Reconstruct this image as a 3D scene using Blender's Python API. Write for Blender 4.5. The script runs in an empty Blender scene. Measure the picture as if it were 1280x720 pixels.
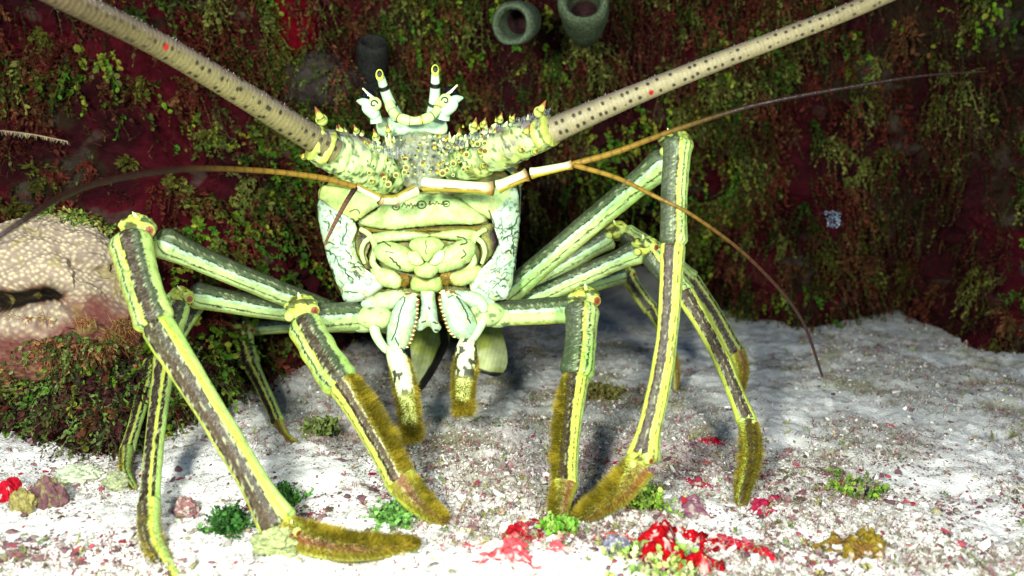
import bpy, math, random
import numpy as np
from mathutils import Vector
from mathutils.kdtree import KDTree

# ------------------------------------------------------------------ camera, light, exposure
rng = np.random.default_rng(7)
S = bpy.context.scene
COL = S.collection
CAM_H, PITCH, F = .16, math.radians(12), 1108.0      # metres, down tilt, focal length in photo pixels
cam_d = bpy.data.cameras.new('camera')
cam = bpy.data.objects.new('camera', cam_d); COL.objects.link(cam)
cam.location = (0, 0, CAM_H); cam.rotation_euler = (math.pi/2-PITCH, 0, 0)
cam_d.sensor_width = 36; cam_d.lens = 36*F/1280
cam_d.clip_start = .01; cam_d.clip_end = 50
cam_d.dof.use_dof = True; cam_d.dof.focus_distance = .40; cam_d.dof.aperture_fstop = 10
S.camera = cam

SUN_EL, SUN_AZ = math.radians(58), math.radians(-20)
world = bpy.data.worlds.new('World'); S.world = world; world.use_nodes = True
wn = world.node_tree
sky = wn.nodes.new('ShaderNodeTexSky'); sky.sky_type = 'NISHITA'; sky.sun_disc = False
sky.sun_elevation = SUN_EL; sky.sun_rotation = SUN_AZ
wn.links.new(sky.outputs[0], wn.nodes['Background'].inputs[0])
wn.nodes['Background'].inputs[1].default_value = .14

def lamp(name, loc, target, power, size, color):
    d = bpy.data.lights.new(name, 'AREA'); d.shape = 'DISK'; d.size = size
    d.energy = power; d.color = color
    o = bpy.data.objects.new(name, d); COL.objects.link(o); o.location = loc
    o.rotation_euler = (Vector(target)-Vector(loc)).to_track_quat('-Z', 'Y').to_euler()
    return o
# the diver's two video lamps, held beside the camera
lamp('dive_lamp', (-.13, .0, .225), (-.07, .40, .03), 3.6, .05, (.96, 1, .90))
lamp('dive_lamp', (.11, -.01, .215), (.05, .40, .02), 2.0, .05, (.96, 1, .90))

S.view_settings.view_transform = 'Standard'; S.view_settings.look = 'None'
S.view_settings.exposure = .3; S.view_settings.gamma = 1

# ------------------------------------------------------------------ helpers
CT, ST = math.cos(PITCH), math.sin(PITCH)
CAM = np.array([0, 0, CAM_H]); FW = np.array([0, CT, -ST]); UP = np.array([0, ST, CT]); RT = np.array([1., 0, 0])
def P(px, py, d):
    "a world point, from where it is seen and how far away it is"
    px, py, d = np.broadcast_arrays(np.asarray(px, float), np.asarray(py, float), np.asarray(d, float))
    return CAM + d[..., None]*(FW + RT*((px-640)/F)[..., None] + UP*((360-py)/F)[..., None])
def gd(py, z=0): return (CAM_H-z)/(ST - CT*(360-py)/F)
def G(px, py, z=0): return P(px, py, gd(py, z))
def lin(c):
    c = np.asarray(c, float)/255
    return np.where(c <= .04045, c/12.92, ((c+.055)/1.055)**2.4)
def smooth(a, b, x):
    t = np.clip((x-a)/(b-a), 0, 1); return t*t*(3-2*t)
def _h(ix, iy, iz, seed):
    n = (ix*374761393 + iy*668265263 + iz*2147483647 + seed*1442695041).astype(np.int64) & 0xffffffff
    n = ((n ^ (n >> 13))*1274126177) & 0xffffffff
    n = ((n ^ (n >> 16))*2246822519) & 0xffffffff
    return ((n ^ (n >> 15)) & 0xffffff)/float(0xffffff)
def vnoise(p, seed=0):
    "3-D value noise, -1..1"
    p = np.asarray(p, float); i = np.floor(p).astype(np.int64); f = p-i; f = f*f*f*(f*(f*6-15)+10)
    r = 0
    for a in (0, 1):
        wa = f[..., 0] if a else 1-f[..., 0]
        for b in (0, 1):
            wb = f[..., 1] if b else 1-f[..., 1]
            for c in (0, 1):
                wc = f[..., 2] if c else 1-f[..., 2]
                r = r + wa*wb*wc*_h(i[..., 0]+a, i[..., 1]+b, i[..., 2]+c, seed)
    return r*2-1
def fbm(p, octv=4, seed=0, gain=.5):
    r = 0; a = 1; t = 0
    for k in range(octv):
        r = r + a*vnoise(np.asarray(p)*(2.03**k)+k*7.3, seed+k); t += a; a *= gain
    return r/t
def mixc(a, b, t): return a + (b-a)*np.asarray(t)[..., None]

def catmull(pts, n):
    pts = np.asarray(pts, float); m = len(pts)
    if m == 2:
        t = np.linspace(0, 1, n)[:, None]; return pts[0]*(1-t)+pts[1]*t
    e = np.vstack([2*pts[0]-pts[1], pts, 2*pts[-1]-pts[-2]])
    seg = np.linalg.norm(np.diff(pts[:, :3], axis=0), axis=1); cum = np.r_[0, np.cumsum(seg)]
    s = np.linspace(0, cum[-1], n); k = np.clip(np.searchsorted(cum, s, side='right')-1, 0, m-2)
    t = ((s-cum[k])/np.maximum(seg[k], 1e-9))[:, None]
    p0, p1, p2, p3 = e[k], e[k+1], e[k+2], e[k+3]
    return .5*((2*p1)+(-p0+p2)*t+(2*p0-5*p1+4*p2-p3)*t*t+(-p0+3*p1-3*p2+p3)*t**3)
def path_r(pts, rad, n):
    "points (px,py,d) and radii along them, interpolated together"
    a = catmull(np.c_[np.array([P(*p[:3]) for p in pts]), np.array(rad, float), np.array([p[2] for p in pts])], n)
    return a[:, :3], a[:, 3], a[:, 4]
def closed(pts, n):
    pts = np.asarray(pts, float); m = len(pts)
    nx = np.roll(pts, -1, 0); seg = np.linalg.norm(nx-pts, axis=1); cum = np.r_[0, np.cumsum(seg)]
    s = np.linspace(0, cum[-1], n, endpoint=False); k = np.clip(np.searchsorted(cum, s, side='right')-1, 0, m-1)
    t = ((s-cum[k])/seg[k])[:, None]
    p0, p1, p2, p3 = pts[k-1], pts[k], pts[(k+1) % m], pts[(k+2) % m]
    return .5*((2*p1)+(-p0+p2)*t+(2*p0-5*p1+4*p2-p3)*t*t+(-p0+3*p1-3*p2+p3)*t**3)

class MB:
    "collects vertices, faces and pigment colours, then links them as ONE mesh object"
    def __init__(s): s.V = []; s.C = []; s.Q = []; s.T = []; s.n = 0
    def add(s, v, c, q=None, t=None):
        v = np.asarray(v, float).reshape(-1, 3)
        c = np.broadcast_to(np.asarray(c, float), (len(v), 3)) if np.ndim(c) == 1 else np.asarray(c, float).reshape(-1, 3)
        s.V.append(v); s.C.append(c)
        if q is not None and len(q): s.Q.append(np.asarray(q)+s.n)
        if t is not None and len(t): s.T.append(np.asarray(t)+s.n)
        s.n += len(v)
    def grid(s, v, c, wrap=False):
        "v (n,m,3); wrap joins the second axis"
        n, m = v.shape[:2]; idx = np.arange(n*m).reshape(n, m)
        b = np.roll(idx, -1, 1) if wrap else idx[:, 1:]; a = idx if wrap else idx[:, :-1]
        q = np.stack([a[:-1], b[:-1], b[1:], a[1:]], -1).reshape(-1, 4)
        s.add(v.reshape(-1, 3), np.asarray(c).reshape(-1, 3) if np.ndim(c) > 1 else c, q)
    def build(s, name, mat, parent=None, smooth_=True, origin=None):
        V = np.concatenate(s.V); C = np.concatenate(s.C)
        Q = np.concatenate(s.Q) if s.Q else np.zeros((0, 4), int); T = np.concatenate(s.T) if s.T else np.zeros((0, 3), int)
        if parent is not None: origin = np.array(parent.location)+(np.array(parent.parent.location) if parent.parent else 0)
        elif origin is None: origin = np.array([V[:, 0].mean(), V[:, 1].mean(), V[:, 2].min()])
        V = V-origin
        me = bpy.data.meshes.new(name); me.vertices.add(len(V)); me.vertices.foreach_set('co', V.astype(np.float32).ravel())
        me.loops.add(len(Q)*4+len(T)*3); me.loops.foreach_set('vertex_index', np.r_[Q.ravel(), T.ravel()].astype(np.int32))
        me.polygons.add(len(Q)+len(T))
        me.polygons.foreach_set('loop_start', np.r_[np.arange(len(Q))*4, len(Q)*4+np.arange(len(T))*3].astype(np.int32))
        me.polygons.foreach_set('use_smooth', np.full(len(Q)+len(T), smooth_))
        me.update(calc_edges=True)
        a = me.color_attributes.new('Col', 'FLOAT_COLOR', 'POINT')
        a.data.foreach_set('color', np.c_[C, np.ones(len(C))].astype(np.float32).ravel())
        me.materials.append(mat)
        o = bpy.data.objects.new(name, me); COL.objects.link(o)
        if parent is not None: o.parent = parent
        else: o.location = origin
        return o
def tag(o, label=None, cat=None, group=None, kind=None):
    for k, v in (('label', label), ('category', cat), ('group', group), ('kind', kind)):
        if v: o[k] = v
    return o

def frame(path, hint):
    t = np.gradient(path, axis=0); t /= np.linalg.norm(t, axis=1)[:, None]+1e-12
    h = np.broadcast_to(np.asarray(hint, float), path.shape)
    a = h-(h*t).sum(1)[:, None]*t; a /= np.linalg.norm(a, axis=1)[:, None]+1e-12
    return t, a, np.cross(t, a)
def tube(mb, path, r, col, hint=(0, -1, .15), nseg=24, power=2., flat=1., caps=True, disp=None):
    """r = half width. theta 0 faces hint, +-pi/2 are the edges. col: colour or f(theta, t, pts)"""
    path = np.asarray(path, float); n = len(path); r = np.broadcast_to(r, (n,)).astype(float)
    if caps:
        r = r.copy(); r[0] *= .15; r[-1] *= .15
        path = path.copy(); e0 = path[0]-path[1]; e1 = path[-1]-path[-2]
        path = np.vstack([path[0]-e0*.0, path, path[-1]+e1*.0]); r = np.r_[1e-6, r, 1e-6]
        path[0] += e0*.02; path[-1] += e1*.02; n += 2
    t, a, b = frame(path, hint)
    th = np.linspace(-math.pi, math.pi, nseg, endpoint=False)
    c, s_ = np.cos(th), np.sin(th); k = (np.abs(c)**power+np.abs(s_)**power)**(-1/power)
    rr = r[:, None]*np.ones(nseg)
    tt = np.linspace(0, 1, n)[:, None]*np.ones(nseg); TH = th[None, :]*np.ones((n, 1))
    if disp is not None: rr = rr*(1+disp(TH, tt))
    v = path[:, None]+(a[:, None]*(c*k*flat)[None, :, None]+b[:, None]*(s_*k)[None, :, None])*rr[..., None]
    C = col(TH, tt, v) if callable(col) else np.broadcast_to(col, v.shape)
    mb.grid(v, C, wrap=True)
def ell(mb, c, r, col, axes=None, nu=14, nv=20, disp=None):
    u = np.linspace(0, math.pi, nu)[:, None]*np.ones(nv); w = np.linspace(0, 2*math.pi, nv, endpoint=False)[None]*np.ones((nu, 1))
    d = np.stack([np.sin(u)*np.cos(w), np.sin(u)*np.sin(w), np.cos(u)], -1)
    v = d*np.asarray(r, float)
    if disp is not None: v = v*(1+disp(d))[..., None]
    if axes is not None: v = v @ np.asarray(axes)
    v = v+np.asarray(c)
    C = col(d, v) if callable(col) else np.broadcast_to(col, v.shape)
    mb.grid(v, C, wrap=True)
def axes_from(z):
    z = np.asarray(z, float); z = z/np.linalg.norm(z); x = np.cross([0, 0, 1.] if abs(z[2]) < .9 else [1., 0, 0], z); x /= np.linalg.norm(x)
    return np.array([x, np.cross(z, x), z])
def spine(mb, p, d, L, r, base, tip, ring=None):
    "a curved thorn with a collar and a coloured tip"
    d = np.asarray(d, float); d = d/np.linalg.norm(d)
    n = 9; t = np.linspace(0, 1, n)
    path = p-d*r*.4+d[None]*(t*L)[:, None]+np.array([0, 0, 1.])*(t**2*L*.15)[:, None]
    rad = r*(1-t)**.75+r*.06
    def col(TH, tt, v):
        C = mixc(np.broadcast_to(base, v.shape), tip, smooth(.45, .7, tt))
        if ring is not None: C = mixc(C, ring, (np.abs(tt-.3) < .08)*.9)
        return C
    tube(mb, path, rad, col, hint=(.3, -1, .2), nseg=12)
def hairs(mb, base, direc, L, w, col, curl=.2, jit=.35):
    "fine bristles: slim tapered blades"
    n = len(base); d = direc+rng.normal(0, jit, (n, 3))*np.linalg.norm(direc, axis=1)[:, None]
    d /= np.linalg.norm(d, axis=1)[:, None]+1e-9
    L = np.broadcast_to(L, (n,))*rng.uniform(.6, 1.15, n)
    side = np.cross(d, rng.normal(0, 1, (n, 3))); side /= np.linalg.norm(side, axis=1)[:, None]+1e-9
    bend = rng.normal(0, curl, (n, 3))
    w = np.broadcast_to(w, (n,))[:, None]
    m = base+d*(L*.55)[:, None]+bend*(L*.15)[:, None]; e = base+d*L[:, None]+bend*(L*.5)[:, None]
    v = np.stack([base-side*w, base+side*w, m+side*w*.75, m-side*w*.75, e], 1)
    i = np.arange(n)[:, None]*5
    q = i+np.array([0, 1, 2, 3]); t = i+np.array([3, 2, 4])
    C = np.repeat(col[:, None, :], 5, 1) if np.ndim(col) == 2 else np.broadcast_to(col, (n, 5, 3))
    mb.add(v.reshape(-1, 3), C.reshape(-1, 3), q, t)

# ------------------------------------------------------------------ materials
def mat_vcol(name, rough=.5, ior=1.2, noise_scale=0, noise_amt=0, bump=0, bump_scale=800, spec=.5, sss=0, coat=0, vor=0):
    m = bpy.data.materials.new(name); m.use_nodes = True; nt = m.node_tree; b = nt.nodes['Principled BSDF']
    at = nt.nodes.new('ShaderNodeAttribute'); at.attribute_name = 'Col'
    co = nt.nodes.new('ShaderNodeTexCoord'); out = at.outputs['Color']
    if noise_amt:
        nz = nt.nodes.new('ShaderNodeTexNoise'); nz.inputs['Scale'].default_value = noise_scale; nz.inputs['Detail'].default_value = 4
        nt.links.new(co.outputs['Object'], nz.inputs['Vector'])
        mr = nt.nodes.new('ShaderNodeMapRange'); mr.inputs['From Min'].default_value = .3; mr.inputs['From Max'].default_value = .7
        mr.inputs['To Min'].default_value = 1-noise_amt; mr.inputs['To Max'].default_value = 1+noise_amt
        nt.links.new(nz.outputs[0], mr.inputs['Value'])
        mx = nt.nodes.new('ShaderNodeVectorMath'); mx.operation = 'SCALE'
        nt.links.new(out, mx.inputs[0]); nt.links.new(mr.outputs[0], mx.inputs['Scale']); out = mx.outputs[0]
    nt.links.new(out, b.inputs['Base Color'])
    b.inputs['Roughness'].default_value = rough; b.inputs['IOR'].default_value = ior
    if sss:
        b.inputs['Subsurface Weight'].default_value = sss; b.inputs['Subsurface Scale'].default_value = .004
        b.inputs['Subsurface Radius'].default_value = (1, 1, .5)
    if bump:
        n2 = nt.nodes.new('ShaderNodeTexNoise'); n2.inputs['Scale'].default_value = bump_scale; n2.inputs['Detail'].default_value = 3
        nt.links.new(co.outputs['Object'], n2.inputs['Vector'])
        bp = nt.nodes.new('ShaderNodeBump'); bp.inputs['Strength'].default_value = bump; bp.inputs['Distance'].default_value = .001
        nt.links.new(n2.outputs[0], bp.inputs['Height']); nt.links.new(bp.outputs[0], b.inputs['Normal'])
    return m
M_shell = mat_vcol('lobster shell', .36, 1.30, 300, .14, .4, 1300)
M_eye = mat_vcol('lobster eye', .12, 1.4)
M_sand = mat_vcol('sand', .9, 1.1, 900, .16, .9, 1400)
M_rock = mat_vcol('reef rock', .85, 1.15, 220, .35, .8, 420)
M_alga = mat_vcol('alga', .6, 1.15, 300, .2)
M_coral = mat_vcol('coral', .8, 1.15, 500, .15, .4, 900)
M_sponge = mat_vcol('sponge', .85, 1.1, 600, .4, 1., 900)
M_rubble = mat_vcol('rubble', .85, 1.15, 700, .2, .6, 1500)

# ------------------------------------------------------------------ sandy floor
def floor_z(x, y):
    p = np.stack([x, y, 0*x], -1)
    z = .005*fbm(p*9, 3, 3)
    amp = smooth(.75, .50, y+.3*np.clip(-x, 0, .2))
    z = z + .0035*amp*fbm(p*38, 3, 13) + .0028*amp*fbm(p*75, 4, 11) + .0018*amp*np.abs(fbm(p*190, 3, 21))
    z = z + .0005*fbm(p*420, 2, 31)
    z = z + .010*smooth(.34, .22, y)*smooth(-.12, .05, x)*0
    return z-.001
gx = np.r_[-4, -2.5, -1.6, -1.1, -.8, np.arange(-.55, .60, .0016), .8, 1.1, 1.6, 2.5, 4]
gy = np.r_[-3, -1.5, -.7, -.3, -.1, .05, np.arange(.14, .95, .0016), 1.1, 1.4, 2, 3, 5]
X, Y = np.meshgrid(gx, gy); Z = floor_z(X, Y)
pp = np.stack([X, Y, 0*X], -1)
c_sand = lin([172, 172, 168]); c_white = lin([218, 214, 210]); c_grey = lin([136, 134, 126]); c_pur = lin([108, 66, 72]); c_olv = lin([118, 118, 84])
n1 = fbm(pp*22, 4, 41); n2_ = fbm(pp*55, 3, 51); n3 = fbm(pp*16, 4, 61); n4 = fbm(pp*240, 2, 71)
CC = np.broadcast_to(c_sand, pp.shape).copy()
near_glare = smooth(.46, .33, Y+.12*n1)  # foreground whitened: the lamps' overexposure painted into the sand colour
turf = smooth(-.38, .12, n1+.28*n2_)*smooth(.70, .55, Y)*smooth(-.20, -.02, X)
CC = mixc(CC, c_white, smooth(-.1, .3, n3)*.6*smooth(.6, .4, Y))
CC = mixc(CC, c_white, smooth(-.1, -.26, X)*smooth(.5, .4, Y)*.8)  # lower left whitened as well, a blown-out pool of lamplight in colour
CC = mixc(CC, c_grey, turf*.5)
CC = mixc(CC, c_pur, turf*smooth(-.1, .3, n3+.5*n2_)*.6)
CC = mixc(CC, c_olv, smooth(.1, .35, n2_)*turf*.7)
CC = mixc(CC, c_white, near_glare*.75*smooth(-.35, .1, n2_+.3))
CC = CC*(1+.25*n4[..., None])
mb = MB(); mb.grid(np.stack([X, Y, Z], -1), CC)
tag(mb.build('sand_floor', M_sand, origin=np.zeros(3)), kind='structure')

# ------------------------------------------------------------------ reef wall
basepix = [(-700, 620), (-300, 590), (-80, 560), (0, 548), (70, 566), (135, 566), (200, 545), (280, 500), (340, 470), (420, 440), (520, 400), (600, 372), (680, 352), (760, 338), (845, 336),
           (885, 366), (950, 392), (1010, 402), (1070, 388), (1115, 380), (1150, 392), (1190, 416), (1240, 436), (1330, 445), (1600, 450), (2100, 470)]
base = np.array([G(x, y)[:2] for x, y in basepix])
ns, nz_ = 1000, 520
bc = catmull(np.c_[base, np.zeros(len(base))], ns)
s01 = np.linspace(0, 1, ns)
zz = np.r_[np.linspace(-.02, .30, nz_-60), np.linspace(.302, .9, 60)]
tn = np.gradient(bc, axis=0); tn /= np.linalg.norm(tn, axis=1)[:, None]
nrm = np.stack([tn[:, 1], -tn[:, 0], 0*tn[:, 0]], 1)            # faces the camera
BX = bc[:, 0][:, None]*np.ones(nz_); BY = bc[:, 1][:, None]*np.ones(nz_); ZZ = zz[None]*np.ones((ns, 1))
# the foot of the wall is undercut; above it the rock hangs forward to an even face
face_y = .63-.10*smooth(-.10, -.30, BX)+.02*np.sin(BX*9)-.13*smooth(.30, .55, BX)
lift = smooth(.0, .11, ZZ)
WY = np.where(BY > face_y, BY+(face_y-BY)*lift, BY+(face_y-BY)*smooth(.0, .16, ZZ)*.9)
WY = WY-.16*np.clip(ZZ-.08, 0, 1)*smooth(-.15, .1, BX)
q = np.stack([BX, WY, ZZ], -1)
dsp = .035*fbm(q*7+3, 4, 101)+.020*fbm(q*22, 4, 111)+.008*fbm(q*75, 3, 121)
dsp = dsp+.028*fbm(q*4.2+11, 3, 106)*smooth(-.03, .10, BX)
W = q+nrm[:, None]*dsp[..., None]*(.45+.55*smooth(-.01, .03, ZZ))[..., None]
W[..., 2] += .012*fbm(q*14+9, 3, 131)*smooth(0, .05, ZZ)
m1 = fbm(q*11+5, 4, 141); m2 = fbm(q*24+2, 4, 151); m3 = fbm(q*60, 3, 161)
WC = np.broadcast_to(lin([44, 9, 15]), W.shape).copy()
WC = mixc(WC, lin([66, 8, 20]), smooth(-.08, .15, m1+.35*m2+.2*m3)*.8)
WC = mixc(WC, lin([84, 10, 22]), smooth(.0, .3, m1+.3*m2+.2*m3)*smooth(-.10, -.32, BX)*.8)
WC = mixc(WC, lin([38, 34, 20]), smooth(.08, .25, m2-.3*m1)*.8)
WC = mixc(WC, lin([78, 72, 62]), smooth(.3, .42, m3+.5*m2)*.5)*.55
mb = MB(); mb.grid(W, WC)
wall = mb.build('reef_wall', M_rock, origin=np.array([0, .6, 0]))
tag(wall, 'dark maroon reef rock wall overgrown with weed behind the lobster', 'rock wall')
# normals for planting
du = np.gradient(W, axis=0); dv = np.gradient(W, axis=1); WN = np.cross(du, dv); WN /= np.linalg.norm(WN, axis=2)[..., None]+1e-12
WN *= np.sign(-(WN[..., 1]))[..., None]+1e-9*0
def wall_px():
    r = W-CAM; d = r@FW; return 640+F*(r@RT)/d, 360-F*(r@UP)/d, d
WPX, WPY, WPD = wall_px()

# ------------------------------------------------------------------ weed on the wall
def hexleaf(mb, c, a, b, col):
    "six-sided leaf plates; a = long half axis, b = short half axis"
    nrm_ = np.cross(a, b); l = np.linalg.norm(nrm_, axis=1)[:, None]+1e-12; k = nrm_/l*np.linalg.norm(b, axis=1)[:, None]*.35
    v = np.stack([c-a, c-a*.45+b+k, c+a*.5+b*.85+k, c+a, c+a*.5-b*.85+k, c-a*.45-b+k], 1)
    i = np.arange(len(c))[:, None]*6
    qd = np.concatenate([i+np.array([0, 1, 2, 3]), i+np.array([0, 3, 4, 5])])
    mb.add(v.reshape(-1, 3), np.repeat(col, 6, 0), qd)
def unit(v): return v/(np.linalg.norm(v, axis=-1)[..., None]+1e-12)
def fronds(mb, p, d0, L, nl, leaf, cols, droop=.6, side=.5, aspect=.6, stalk=None, wig=.3):
    "N stalks, each with nl leaf plates left and right of it"
    N = len(p); t = np.linspace(.08, 1, nl)[None, :, None]
    L = np.broadcast_to(L, (N,))[:, None, None]; leaf = np.broadcast_to(leaf, (N,))[:, None]
    g = np.array([0, 0, -1.]); d0 = unit(d0)
    w = unit(rng.normal(0, 1, (N, 3)))
    path = p[:, None]+L*(d0[:, None]*t+g*droop*t**2+w[:, None]*wig*np.sin(t*5)*.5*t)
    tg = unit(np.gradient(path, axis=1)); sd = unit(np.cross(tg, w[:, None]+0*tg)); sgn = np.where(np.arange(nl) % 2, 1, -1)[None, :, None]
    ax = unit(tg*.8+sd*sgn*rng.uniform(.5, 1.3, (N, nl, 1))+rng.normal(0, .35, (N, nl, 3)))
    bx = unit(np.cross(ax, rng.normal(0, 1, (N, nl, 3))))
    sz = leaf*rng.uniform(.55, 1.2, (N, nl))
    c = path+ax*sz[..., None]*side*1.4
    cc = cols[:, None]*rng.uniform(.65, 1.35, (N, nl, 1))
    hexleaf(mb, c.reshape(-1, 3), (ax*sz[..., None]).reshape(-1, 3), (bx*sz[..., None]*aspect).reshape(-1, 3), cc.reshape(-1, 3))
    sc = cols*.8 if stalk is None else np.broadcast_to(stalk, cols.shape)
    ww = (leaf*.14)[..., None]
    v = np.stack([path-sd*ww, path+sd*ww], 2).reshape(N, nl*2, 3)
    k = np.arange(nl-1)*2
    f = np.stack([k, k+1, k+3, k+2], 1)[None]+(np.arange(N)*nl*2)[:, None, None]
    mb.add(v.reshape(-1, 3), np.repeat(sc, nl*2, 0), f.reshape(-1, 4))
vis = (WPX > -120) & (WPX < 1400) & (WPY > -90) & (WPY < 620) & (ZZ > .0)
vi, vj = np.nonzero(vis)
def pick(n, weight):
    w = weight[vi, vj]; w = np.clip(w, 0, None); w = w/w.sum()
    k = rng.choice(len(vi), n, p=w); return vi[k], vj[k]
area = WPD**0
left = smooth(560, 330, WPX); right = smooth(600, 760, WPX); mid = 1-left-right
def patchy(f, sd, lo=-.1, hi=.25): return smooth(lo, hi, fbm(q*f+sd, 3, 200+sd))
def colvar(n, cols, p=None):
    k = rng.choice(len(cols), n, p=p); return np.array([lin(c) for c in cols])[k]*rng.uniform(.7, 1.3, (n, 1))
WEED = .40
# bright green plated weed
mb = MB()
i, j = pick(2600, area*(left*patchy(16, 1, .0, .25)+right*patchy(16, 2, -.05, .25)*.7+mid*.5*patchy(18, 9))*smooth(.0, .03, ZZ)+1e-6)
N = len(i); pd = WN[i, j]*.6+np.array([0, 0, .1])+rng.normal(0, .5, (N, 3))
fronds(mb, W[i, j], pd, rng.uniform(.006, .017, N), 9, rng.uniform(.0012, .0023, N), 1.5*WEED*colvar(N, [(92, 124, 30), (66, 108, 30), (126, 132, 44), (84, 96, 40)]), droop=.7, aspect=.75)
tag(mb.build('green_weed', M_alga, smooth_=False, origin=np.array([0, .6, 0])), 'bright green plated seaweed growing in tufts over the rock wall', 'seaweed', kind='stuff')
# olive and brown hanging weed
mb = MB()
i, j = pick(4500, area*(right*(patchy(13, 3, -.12, .2)+.06)+left*(.1+.7*patchy(12, 4))+mid*.35)*smooth(.0, .02, ZZ)+1e-6)
N = len(i); pd = WN[i, j]*.55+np.array([0, 0, -.5])+rng.normal(0, .35, (N, 3))
fronds(mb, W[i, j], pd, rng.uniform(.008, .022, N), 11, rng.uniform(.0009, .0019, N), WEED*colvar(N, [(80, 68, 34), (58, 66, 28), (92, 52, 36), (96, 40, 34), (104, 100, 54), (70, 34, 26)]), droop=.8, aspect=.5)
tag(mb.build('brown_weed', M_alga, smooth_=False, origin=np.array([0, .6, 0])), 'brown and olive weed hanging in strands from the rock wall', 'seaweed', kind='stuff')
# thicker tassels, each a bunch of strands from one holdfast
mb = MB()
i, j = pick(900, area*(right*(patchy(9, 13, -.08, .2)+.05)+left*(.15+patchy(11, 14, -.05, .2))+mid*.4)*smooth(.0, .02, ZZ)+1e-6)
n_s = 11; I = np.repeat(np.arange(len(i)), n_s); N = len(I)
colr = WEED*colvar(len(i), [(92, 90, 34), (66, 86, 30), (112, 72, 44), (108, 50, 38), (124, 128, 60), (96, 42, 32)])[I]*rng.uniform(.8, 1.2, (N, 1))
lf = left[i, j][I][:, None]
pd = WN[i, j][I]*.7+np.array([0, 0, -.45])*(1-lf)+rng.normal(0, .42, (N, 3))
fronds(mb, W[i, j][I]+rng.normal(0, .0012, (N, 3)), pd, np.repeat(rng.uniform(.010, .026, len(i)), n_s)*rng.uniform(.6, 1.1, N), 11, rng.uniform(.0011, .0023, N), colr, droop=.6, aspect=.5)
tag(mb.build('tassel_weed', M_alga, smooth_=False, origin=np.array([0, .6, 0])), 'tassels of olive and brown weed bunched over the dark wall', 'seaweed', kind='stuff')
# fine red-brown turf
mb = MB()
i, j = pick(40000, area*(patchy(10, 6, -.3, .2)+.35)+1e-6)
N = len(i); pd = WN[i, j]+rng.normal(0, .8, (N, 3))+np.array([0, 0, -.3])
hairs(mb, W[i, j], pd, .008, .00016, WEED*colvar(N, [(96, 46, 34), (84, 18, 24), (90, 70, 40), (110, 48, 28), (64, 62, 34)]), curl=.6)
tag(mb.build('red_turf', M_alga, smooth_=False, origin=np.array([0, .6, 0])), 'fine reddish turf fuzz covering the rock wall', 'turf', kind='stuff')

# ------------------------------------------------------------------ coral head, sponges on the wall
def coral_head():
    c = P(62, 372, .43); ax = np.array([1., 0, 0])
    rx, ry, rz = .046, .034, .040
    n = 1250; k = np.arange(n*3)+.5; ph = np.arccos(1-2*k/(n*3)); th = math.pi*(1+5**.5)*k
    pts = np.c_[np.sin(ph)*np.cos(th), np.sin(ph)*np.sin(th), np.cos(ph)]+rng.normal(0, .012, (n*3, 3))
    kd = KDTree(len(pts)); [kd.insert(p, a) for a, p in enumerate(pts)]; kd.balance()
    nu, nv = 300, 480
    u = np.linspace(0, math.pi, nu)[:, None]*np.ones(nv); w = np.linspace(0, 2*math.pi, nv, endpoint=False)[None]*np.ones((nu, 1))
    d = np.stack([np.sin(u)*np.cos(w), np.sin(u)*np.sin(w), np.cos(u)], -1)
    dist = np.array([kd.find(p)[2] for p in d.reshape(-1, 3)]).reshape(nu, nv)
    cell = smooth(.034, .0, dist)
    lump = .16*fbm(d*1.6+4, 3, 301)+.02*fbm(d*7, 2, 302)
    # the split across its middle
    xs = d[..., 0]; zs = d[..., 2]
    slit = np.exp(-((zs-.17-.06*np.sin(xs*6)+.07*fbm(d*6, 3, 5))/(.19-.10*smooth(-.4, .6, xs)))**2)*smooth(.68, .40, xs)*smooth(-1.1, -.7, xs)*(d[..., 1] < .2)
    band = smooth(-.5, -.75, zs)
    r = 1+lump+.014*cell-.34*slit
    r = r+.10*smooth(.06, -.1, zs)*smooth(-.9, -.3, zs)+.05*fbm(d*4+2, 3, 306)-.10*smooth(.1, .35, fbm(d*3+8, 3, 307))
    v = d*r[..., None]*np.array([rx, ry, rz])+c
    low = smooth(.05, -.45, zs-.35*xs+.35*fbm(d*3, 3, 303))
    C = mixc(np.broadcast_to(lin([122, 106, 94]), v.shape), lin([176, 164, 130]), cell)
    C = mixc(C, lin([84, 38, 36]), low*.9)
    C = mixc(C, lin([110, 56, 34]), smooth(.22, .5, slit)*.5*smooth(.3, .5, fbm(d*8, 2, 9)+.5))
    C = mixc(C, lin([24, 18, 12]), smooth(.35, .7, slit))  # shade of the hollow painted near-black into the slit
    C = mixc(C, lin([128, 116, 60]), smooth(.15, .4, fbm(d*5, 3, 310))*.45)
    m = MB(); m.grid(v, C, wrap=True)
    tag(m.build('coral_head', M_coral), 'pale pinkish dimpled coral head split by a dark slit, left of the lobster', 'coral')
    return c
cc_ = coral_head()
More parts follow.
